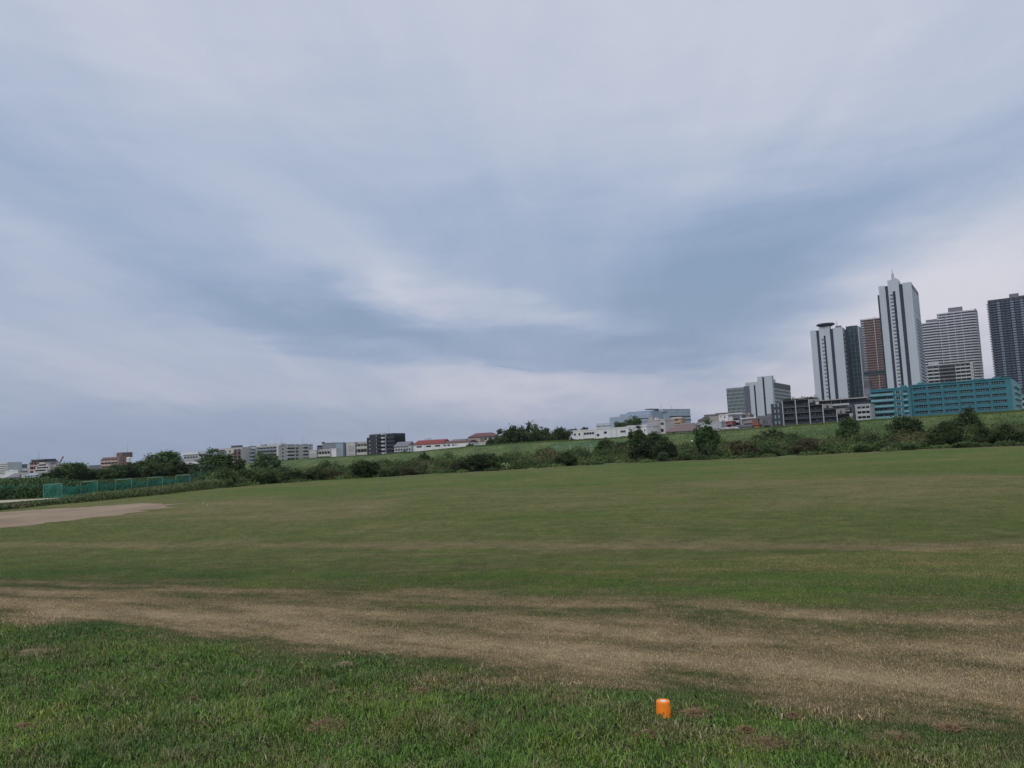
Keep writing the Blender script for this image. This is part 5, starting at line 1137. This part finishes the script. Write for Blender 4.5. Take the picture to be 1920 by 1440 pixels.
        V[:, 0] = cx - dv - pv; V[:, 1] = cx + dv - pv; V[:, 2] = cx + dv + pv; V[:, 3] = cx - dv + pv + [0, 0, .002]
        me = fast_mesh('dry_cuttings', V.reshape(-1, 3), np.full(k, 4), np.arange(4 * k), mm); o = bpy.data.objects.new('dry_cuttings', me); col.objects.link(o); o.location = p
        tag(o, lab, 'grass heap', 'heaps of dry cuttings on the grass')
def cup():
    p = gnd(1244.5, 1343); z = 0.0
    k = p.y / FPX; rt = 12.3 * k; rb = 14.4 * k; h = 27.6 * k
    r = empty('marker_cup', (p.x, p.y, 0), 0, 'bright orange upturned plastic cup standing in the green grass', 'cup'); r.rotation_euler = (R(-1), R(1.5), 0)
    om = bpy.data.materials.new('orange_plastic'); om.use_nodes = True; b = om.node_tree.nodes['Principled BSDF']; b.inputs['Base Color'].default_value = (.95, .24, .012, 1); b.inputs['Roughness'].default_value = .45
    g = G(om.node_tree); tc = g.node('ShaderNodeTexCoord').outputs['Object']; n = g.noise(tc, 14, 4, .6); g.put(b.inputs['Base Color'], g.mix(g.rng(g.noise(tc, 30, 5, .7),   .56, .66, 0, .22), g.mix(g.rng(n, .35, .7, 0, .7), (.98, .26, .012), (.85, .21, .015)), (.42, .22, .10)))
    pr = [(rt * .50, h * .965), (rt * .52, h * .985), (rt * .80, h * .99), (rt * .90, h), (rt * .97, h * .985), (rt, h * .95)]
    pr += [(rt + (rb - rt) * t, h * (.95 - .9 * t)) for t in (.15, .3, .45, .6, .75, .9)] + [(rb * 1.0, h * .06), (rb * 1.10, h * .055), (rb * 1.12, h * .02), (rb * 1.08, 0), (rb * .98, 0)]
    o = MB().lathe(pr, 40).build('cup_body', om, r)
    for f in o.data.polygons: f.use_smooth = len(f.vertices) == 4
    MB().lathe([(rt * .47, h * .972), (rt * .47, h * .978)], 24).build('base_label', mat('white_plastic', (.75, .72, .68), .5), r)
    MB().box(rb * .9, rb * 1.35, -.03, .03, .002, h * .10).build('peg', om, r)
# ================================================================ planting
def planting():
    T = GR['tree']; Bs = GR['bush']
    # ---- left woods
    L = [
     ('tree0', 133, 868, 907, 24, 250, 'round dark tree with domed crown behind the first net frames'),
     ('dark1', 100, 884, 908, 17, 235, 'smaller dark tree at the left shoulder of the domed tree'),
     ('dark2', 163, 880, 908, 18, 255, 'dark tree filling the gap right of the domed tree'),
     ('dark0', 186, 881, 906, 17, 262, 'low dull green tree below the dark grey block'),
     ('tree1', 208, 876, 906, 19, 255, 'mid green tree in front of the orange brown block foot'),
     ('dark2', 236, 869, 905, 20, 262, 'dark tree touching the right foot of the orange brown block'),
     ('tree2', 270, 863, 903, 21, 268, 'mid green tree left of the tall left tree'),
     ('tree0', 309, 847, 902, 28, 275, 'tallest tree of the left woods with dense rounded crown'),
     ('dark0', 290, 868, 903, 20, 240, 'dark lower tree before the tallest left tree'),
     ('dark1', 335, 868, 902, 20, 250, 'low dark tree right below the tallest left tree'),
     ('dark2', 362, 868, 898, 14, 300, 'small dark tree beside the orange gable'),
     ('tree1', 408, 850, 893, 27, 240, 'broad round green tree in front of the cream flats'),
     ('willow0', 380, 873, 908, 20, 150, 'pale grey green shrub at the end of the green nets'),
     ('willow1', 500, 850, 890, 21, 210, 'round willow standing alone before the cream flats'),
     ('dark1', 447, 864, 890, 11, 260, 'small dark tree between the round tree and lone willow'),
     ('bush1', 425, 880, 900, 17, 140, 'dark bush under the broad round tree'),
     ('bush2', 462, 880, 900, 17, 135, 'dark bush left below the lone willow'),
     ('bush0', 500, 884, 901, 18, 132, 'dark bush right below the lone willow'),
    ]
    for k, cx, t, b_, hw, Y, lab in L: plant('tree' if 'bush' not in k else 'bush', k, cx, t, b_, hw, Y, lab, 'tree' if 'bush' not in k else 'bush', T if 'bush' not in k else Bs)
    # ---- trees behind the levee
    for k, cx, t, hw, Y, lab in [
     ('dark0', 959, 803, 25, 345, 'wide dark round tree at the left of the levee grove'), ('dark1', 1000, 802, 20, 345, 'dark round tree in the middle of the levee grove'),
     ('dark2', 1021, 801, 12, 350, 'narrow tree at the right of the levee grove'), ('cone0', 1050, 800, 10, 350, 'pointed dark tree left end of the long white building'),
     ('dark1', 1048, 811, 21, 330, 'low dark tree below the pointed tree'), ('dark2', 1078, 803, 6, 420, 'first small round treetop above the white building roof'),
     ('dark0', 1098, 801, 6, 420, 'second small round treetop above the white building roof'), ('tree2', 1190, 785, 17, 450, 'green tree rising above the right end of the white building'),
     ('dark2', 1170, 789, 13, 450, 'darker jagged tree at left of the one above the white roof'),
     ('dark1', 920, 824, 8, 345, 'small dark shrub between pale wall and grove'), ('dark0', 882, 832, 6, 345, 'small dark shrub at the end of the red roofed factory'),
     ('dark2', 757, 845, 9, 400, 'low shrub in front of the sheds left of the factory'), ('dark0', 940, 818, 10, 340, 'dark tree at the left flank of the levee grove')]:
        plant('tree', k, cx, t, 845, hw, Y, lab, 'tree', 'trees behind the levee')
    # ---- bushes between field and levee (gz: height of the ground they stand on)
    for k, cx, t, b_, hw, Y, gz, lab in [
     ('bush0', 683, 860, 896, 26, 132, 0, 'big dark round bush standing out before the light grass'), ('bush1', 794, 848, 862, 9, 170, .4, 'small dark bush high on the terrace left of centre'),
     ('bush2', 905, 850, 883, 27, 140, 0, 'broad dark green bush near the white vine patch'), ('bush0', 1021, 839, 856, 10, 165, .3, 'dark bush on the terrace below the levee grove'),
     ('bush1', 1060, 848, 873, 19, 138, 0, 'bush overgrown with bright leafy vine'), ('bush2', 1136, 824, 842, 16, 190, 1.0, 'nearly black clipped round bush below the long white building'),
     ('bush0', 1168, 826, 845, 14, 185, 1.0, 'black green bush right of the clipped round bush'), ('tree1', 1193, 805, 850, 14, 180, .8, 'upright bush tree before the right end of white building'),
     ('bush1', 1228, 811, 850, 19, 175, .8, 'dark spreading bush tree left of the hipped roof hall'), ('bush2', 1206, 828, 863, 22, 142, 0, 'large dark bush at the field edge below the upright one'),
     ('bush0', 1245, 823, 860, 20, 145, 0, 'large dark bush right of the biggest field edge bush'), ('light0', 1243, 843, 865, 9, 134, 0, 'yellow green young bush at the field edge'),
     ('light1', 1290, 840, 863, 11, 136, 0, 'bright green bush left of the tall narrow tree'), ('tree1', 1323, 797, 858, 19, 140, 0, 'tall narrow tree in front of the garages'),
     ('willow1', 1329, 820, 860, 14, 134, 0, 'lighter lower willow at the foot of the tall narrow one'),
     ('bush1', 1449, 806, 845, 31, 165, .3, 'wide dark bush below the grey modern house'), ('light2', 1442, 828, 850, 18, 140, 0, 'light green bush in front of the wide dark bush'),
     ('tree2', 1591, 786, 826, 18, 160, .2, 'bushy young tree before the black apartment block'), ('bush0', 1697, 776, 826, 27, 158, .2, 'dark round tree before the left teal block'),
     ('bush2', 1779, 788, 836, 22, 150, .0, 'dark bush left of the tallest bush before long teal block'), ('bush1', 1815, 768, 822, 21, 158, .2, 'tallest dark bush in front of the long teal block'),
     ('bush0', 1760, 815, 838, 16, 138, 0, 'low dark bush below the pair before the long teal block'), ('bush2', 1843, 800, 828, 13, 150, 0, 'small grey green bush right of the tallest bush'),
     ('bush1', 1882, 797, 832, 20, 148, 0, 'reddish dark bush near the right edge'), ('bush0', 1915, 803, 832, 16, 146, 0, 'dark bush cut by the right edge of the photo'),
     ('brown0', 1512, 818, 842, 18, 140, 0, 'brownish thicket below the black apartment block'), ('light1', 1545, 828, 850, 16, 134, 0, 'light green bush at the field edge below the young tree'),
     ('light0', 1616, 828, 848, 14, 132, 0, 'yellowish bush at the field edge left of the dark round tree'), ('brown0', 1390, 822, 842, 20, 145, 0, 'dull brown thicket right of the tall narrow tree'),
     ('light2', 975, 862, 878, 14, 134, 0, 'pale leafy bush right of the white vine patch'), ('brown0', 860, 862, 880, 14, 140, 0, 'brown thicket left of the broad green bush'),
     ('light0', 730, 874, 893, 14, 130, 0, 'light bush right of the big dark round bush'), ('brown0', 762, 872, 890, 13, 132, 0, 'brownish bush at the field edge below the terrace bush'),
     ('light1', 788, 874, 889, 10, 130, 0, 'small light bush beside the brownish one'), ('bush1', 590, 880, 898, 20, 130, 0, 'dark low bush left of the big round one'),
     ('brown0', 620, 879, 898, 18, 131, 0, 'brown thicket just left of the big round bush'), ('bush2', 548, 882, 900, 18, 128, 0, 'dark low bush right of the lone willow'),
     ('bush0', 427, 898, 912, 9, 108, 0, 'little grey green bush at the field edge right of the nets'), ('light2', 1650, 826, 846, 14, 130, 0, 'pale green bush under the dark round tree'),
     ('light1', 1700, 828, 846, 16, 128, 0, 'weedy bush at the field edge below left teal block'), ('light0', 1810, 826, 842, 18, 126, 0, 'yellow green bush at the field edge below the long teal block')]:
        plant('bush', k, cx, t, b_, hw, Y, lab, 'bush', Bs, gz)
    # ---- the belt of mixed undergrowth
    BT = [(380, 888), (440, 884), (523, 879), (600, 875), (700, 869), (800, 862), (900, 855), (1000, 850), (1060, 845), (1150, 840), (1250, 834), (1340, 828), (1473, 823), (1540, 820), (1630, 814), (1750, 807), (1850, 800), (1920, 797), (2200, 783), (2500, 770)]
    rs = np.random.RandomState(17); P, T_, S_ = [], [], []
    for px in np.arange(375, 2450, 1.0):
        e = edge_pt(px); depth = rs.uniform(0, 1) ** .8 * 38
        d = Vector((e.x, e.y, 0)).normalized(); q = Vector((e.x, e.y, 0)) + d * (1.0 + depth + 1.5 * mnoise.noise(Vector((px * .03, 0, 0))))
        topz = at(px, interp(BT, px), e.y + 28).z * 1.16; nz = .5 + .5 * mnoise.noise(Vector((px * .022, depth * .1, 5)))
        H = max(.5, topz * (.20 + .80 * min(1, depth / 20.0) ** 1.3) * (.30 + 1.2 * nz))
        rr = rs.uniform(.7, 2.0); k = int(210 * (rr + .3)); H *= rs.uniform(.65, 1.25)
        o = rs.normal(size=(k, 3)); o /= np.linalg.norm(o, axis=1)[:, None]; o *= (rs.uniform(.45, 1.08, k) ** .5)[:, None] * rr; zz = (np.abs(o[:, 2]) / rr * .92 + .02) * H + rs.normal(size=k) * .08
        P.append(np.stack([q.x + o[:, 0], q.y + o[:, 1], np.maximum(zz, .05)], 1)); T_.append(np.clip(rs.uniform(-.1, .85) ** 1.0 + rs.uniform(0, .35, k), 0, 1) if rs.uniform() > .3 else rs.uniform(0, .2, k))
    P = np.concatenate(P); T_ = np.concatenate(T_); V = leaf_cloud(P, .17, len(P), rs, 1.8, -.3)
    me = fast_mesh('undergrowth', V, np.full(len(P), 4), np.arange(4 * len(P)), M_under, T_); o = bpy.data.objects.new('undergrowth', me); col.objects.link(o); tag(o, 'mixed weeds and scrub between the field and the levee', 'undergrowth', kind='stuff')
    # ---- reeds behind and below the nets at the left, weeds in front of them
    P, T_ = [], []
    for px in np.arange(-330, 480, 1.3):
        for _ in range(3):
            Y = rs.uniform(101 if px < 100 else 112, 190) if px < 350 else rs.uniform(140, 240); topy = interp([(-300, 900), (0, 898), (80, 897), (160, 905), (260, 905), (330, 900), (400, 893), (480, 885)], px); p = at(px, topy, Y); hz = max(1.2, p.z * rs.uniform(.65, 1.05)); k = 230
            o = rs.normal(size=(k, 2)) * 1.1; P.append(np.stack([p.x + o[:, 0], Y + o[:, 1], rs.uniform(0, 1, k) ** .7 * hz], 1)); T_.append(np.clip(rs.uniform(0, .6) + rs.uniform(0, .4, k), 0, 1))
    P = np.concatenate(P); T_ = np.concatenate(T_); V = leaf_cloud(P, .17, len(P), rs, 2.4, -.6)
    me = fast_mesh('reed_bed', V, np.full(len(P), 4), np.arange(4 * len(P)), leaf_mat('reed_bed_leaves', (.022, .05, .020), (.075, .125, .045)), T_); o = bpy.data.objects.new('reed_bed', me); col.objects.link(o); tag(o, 'dense green reed bed and hedge behind the nets at left', 'reed bed', kind='stuff')
    P, T_ = [], []
    for px in np.arange(-300, 470, .8):
        e = edge_pt(px); d = Vector((e.x, e.y, 0)).normalized(); band = interp([(-300, 3.5), (100, 5), (160, 7), (400, 11), (470, 14)], px); hh = interp([(-300, .4), (130, .45), (200, .8), (300, .9), (400, 1.2), (470, 1.2)], px)
        q = Vector((e.x, e.y, 0)) + d * (rs.uniform(.2, 1) * band); hz = hh * (.6 + .7 * (.5 + .5 * mnoise.noise(Vector((px * .06, 0, 2))))); k = 230
        o = rs.normal(size=(k, 2)) * .6; P.append(np.stack([q.x + o[:, 0], q.y + o[:, 1], rs.uniform(0, 1, k) ** .8 * hz], 1)); T_.append(np.clip(rs.uniform(0, .7) + rs.uniform(0, .4, k), 0, 1))
    P = np.concatenate(P); T_ = np.concatenate(T_); V = leaf_cloud(P, .085, len(P), rs, 2.4, -.5)
    me = fast_mesh('weeds', V, np.full(len(P), 4), np.arange(4 * len(P)), M_reed, T_); o = bpy.data.objects.new('weeds', me); col.objects.link(o); tag(o, 'strip of pale weeds in front of the green nets', 'weeds', kind='stuff')
    # pale vine patch
    P = []; q = gnd(944, 881); k = 700; o = rs.normal(size=(k, 3)) * [1.5, .9, 1]; P = np.stack([q.x + o[:, 0], q.y + 1 + o[:, 1], .15 + np.exp(-(o[:, 0] / 1.7) ** 2) * rs.uniform(.2, 1.0, k)], 1)
    me = fast_mesh('vine_patch', leaf_cloud(P, .16, k, rs, 1.2), np.full(k, 4), np.arange(4 * k), leaf_mat('vine_leaves', (.15, .22, .09), (.34, .40, .24)), rs.uniform(0, 1, k)); o = bpy.data.objects.new('vine_patch', me); col.objects.link(o); tag(o, 'pale flowering vine patch at the field edge left of centre', 'vine', kind='stuff')
# ================================================================ nets and poles
def nets():
    pm = mat('pale_green_pipe', (.17, .30, .26), .5, .1)
    nm = bpy.data.materials.new('green_netting'); nm.use_nodes = True; g = G(nm.node_tree); b = nm.node_tree.nodes['Principled BSDF']; b.inputs['Base Color'].default_value = (.01, .17, .125, 1); b.inputs['Roughness'].default_value = .8
    tc = g.node('ShaderNodeTexCoord').outputs['Object']; a = g.node('ShaderNodeAttribute', attribute_name='tint').outputs['Fac']
    n = g.noise(tc, .8, 3, .6); wn = g.noise(tc, 60, 0, .5)
    g.put(b.inputs['Base Color'], g.mix(g.rng(n, .3, .7, 0, 1), (.008, .13, .10), (.012, .22, .16)))
    g.put(b.inputs['Alpha'], g.m('ADD', a, g.m('MULTIPLY', g.m('SUBTRACT', wn, .5), .5), clamp=True))
    Y0 = 94
    fr = [(z1(490, 530), z1(697, 522), 'first green frame from the left with full net'), (z1(910, 503), z1(1095, 490), 'second frame from the left among the green nets'), (z1(1300, 480), z1(1478, 465), 'third and middle frame among the green nets'),
          (z1(1660, 455), z1(1830, 446), 'fourth frame from the left among the green nets'), (z2(178, 547), z2(335, 543), 'last frame at the right end of the green nets')]
    tops = []
    for i, (A, B, lab) in enumerate(fr):
        Y = (94, 97, 101, 105, 109)[i]; a_ = at(*A, Y + 3.0); c_ = at(*B, Y); r = empty('goal_frame_stand', (c_.x, c_.y, 0), 0, lab + ', thin pale pipes', 'frame', 'frames carrying the green nets')
        a2 = Vector((a_.x - c_.x, a_.y - c_.y, 0)); b2 = Vector((0, 0, 0)); zt = (a_.z + c_.z) / 2; zt = c_.z; za_ = a_.z
        MB().tube([(a2.x, a2.y, -.1), (a2.x, a2.y, za_)], [.036, .036], 6).build('post', pm, r); MB().tube([(0.0, 0, -.1), (0, 0, zt)], [.036, .036], 6).build('post', pm, r)
        MB().tube([(a2.x, a2.y, za_), (0, 0, zt)], [.034, .034], 6).build('crossbar', pm, r); tops.append((a_, c_))
    def sheet(name, A, B, ztopA, ztopB, sag, alpha, label, zb=.1, fold=0.25, par=None):
        n, mrows = 24, 7; V = []; 
        for i in range(n + 1):
            t = i / n; p = A.lerp(B, t); zt = ztopA + (ztopB - ztopA) * t - sag * 4 * t * (1 - t)
            for j in range(mrows + 1):
                s = j / mrows; wob = fold * math.sin(t * 9 + s * 4) * (s * .6 + .2); V.append((p.x + wob * .3, p.y + wob, zt + (zb - zt) * s))
        k = mrows + 1; F = [(i * k + j, i * k + j + 1, (i + 1) * k + j + 1, (i + 1) * k + j) for i in range(n) for j in range(mrows)]
        at_ = [alpha + (.28 if (j == 0) else .10 if j == 1 else 0) for i in range(n) for j in range(mrows)]
        me = fast_mesh(name, V, [4] * len(F), [q for f in F for q in f], nm, at_); o = bpy.data.objects.new(name, me); col.objects.link(o); tag(o, label, 'net', 'green nets between the frames'); return o
    sheet('net', tops[0][0], tops[0][1], tops[0][0].z, tops[0][1].z, .05, .50, 'green net hanging inside the first frame')
    for i, lab in enumerate(('green net sagging between first and second frame', 'green net sagging between second and third frame', 'green net sagging between third and fourth frame', 'green net sagging between fourth and last frame')):
        A, B = tops[i][1], tops[i + 1][0]; B2 = tops[i + 1][1]
        sheet('net', Vector(A), Vector(B2), A.z - .25, B2.z - .1, .28, .46, lab)
    A = at(-60, 908, 94); sheet('net', A, Vector(tops[0][0]), A.z, tops[0][0].z - .1, .1, -.06, 'faint green net at the far left before the first frame')
    A = at(392, 880, 118); sheet('net', Vector(tops[4][1]), A, tops[4][1].z, A.z, .1, .10, 'faint dark green net rising right of the last frame')
    # far net fence low on the levee (green strip) with thin posts
    a_ = at(*z4(1010, 385), 215); c_ = at(*z4(1560, 345), 205)
    sheet('net', a_, c_, a_.z, c_.z, 0, .16, 'distant green net strip on the levee below the long white building', zb=a_.z - 1.5, fold=.05)
    for x, y, Y, lab_ in ((1100, 375, 214, 'leftmost grey post of the distant levee net'), (1250, 372, 211, 'second grey post from the left in the distant levee net'), (1388, 385, 209, 'short third grey post of the distant levee net'), (1485, 372, 206, 'rightmost grey post of the distant levee net')):
        p = at(*z4(x, y), Y); o = MB().tube([(0, 0, 0), (0, 0, p.z)], [.06, .05], 5).build('net_post', M_lgrey); o.location = (p.x, p.y, 0); tag(o, lab_, 'post', 'posts of the distant levee net')
    # white block on the weeds
    p = at(334, 912.5, 106); p.z -= .6; r = MB().box(-1.0, 1.0, 0, .5, .35, .62).build('bench', mat('white_board', (.5, .48, .45), .8)); r.location = (p.x, p.y, p.z); tag(r, 'pale low bench half hidden in weeds beneath the last net frame', 'bench')
    MB().box(-.8, -.7, .1, .4, -p.z, .35).build('leg', M_grey, r); MB().box(.7, .8, .1, .4, -p.z, .35).build('leg', M_grey, r)
    for px, top, Y, lab in ((1033, 806, 330, 'thin leaning pole among trees left of the long white building'), (1346, 795, 350, 'dark utility pole right of the tall narrow tree'), (1352, 798, 360, 'second dark utility pole near the garages'), (1372, 790, 365, 'short pole in front of the small flats')):
        p = at(px, top, Y); r = empty('utility_pole', (p.x, p.y, 0), R(20), lab, 'pole', 'poles behind the levee'); MB().tube([(0, 0, 0), (0, 0, p.z)], [.17, .11], 7).build('pole', M_grey, r); MB().box(-.7, .7, -.05, .05, p.z - .8, p.z - .68).build('crossarm', M_grey, r)
    # small white bits on the levee grass and the field
    for px, py, s, Yz, lab in ((1297.5, 827.8, .28, None, 'small white bag lying on the levee grass at right of centre'), (600.5, 871, .28, None, 'small white bag on the light levee grass at left')):
        p = at(px, py, 190 if px > 1000 else 300); o = MB().lathe([(.05, -.2), (s, -.1), (s * .9, s * .5), (.1, s)], 8).build('white_bag', mat('white_bag_plastic', (.75, .75, .75), .6)); o.location = p; tag(o, lab, 'bag')
    for px, py, lab in ((380.5, 944, 'tiny white ball on the grass right of the infield'), (389, 948.5, 'second tiny white ball nearer than the first')):
        p = gnd(px, py); o = MB().lathe([(.01, 0), (.03, .012), (.04, .04), (.03, .068), (.01, .08)], 10).build('ball', mat('white_leather', (.6, .6, .58), .7)); o.location = p; tag(o, lab, 'ball')

field(); levee(); grass(); cup(); planting(); nets()
main_tower(); left_tower(); red_tower(); bridge(); white_tower(); dark_tower(); teal_right(); teal_left(); black_block(); office_complex(); blue_factory(); mid_buildings(); left_buildings()
def haze():
    m = bpy.data.materials.new('pale_air'); m.use_nodes = True; nt = m.node_tree; nt.nodes.clear()
    o = nt.nodes.new('ShaderNodeOutputMaterial'); v = nt.nodes.new('ShaderNodeVolumePrincipled')
    v.inputs['Color'].default_value = (.80, .86, .95, 1); v.inputs['Density'].default_value = .00005; v.inputs['Anisotropy'].default_value = .2
    nt.links.new(v.outputs[0], o.inputs['Volume'])
    b = MB().box(-6500, 6500, -500, 8500, -1, 260).build('haze', m); tag(b, 'thin pale air that veils the distant towers', 'haze', kind='stuff')
haze()
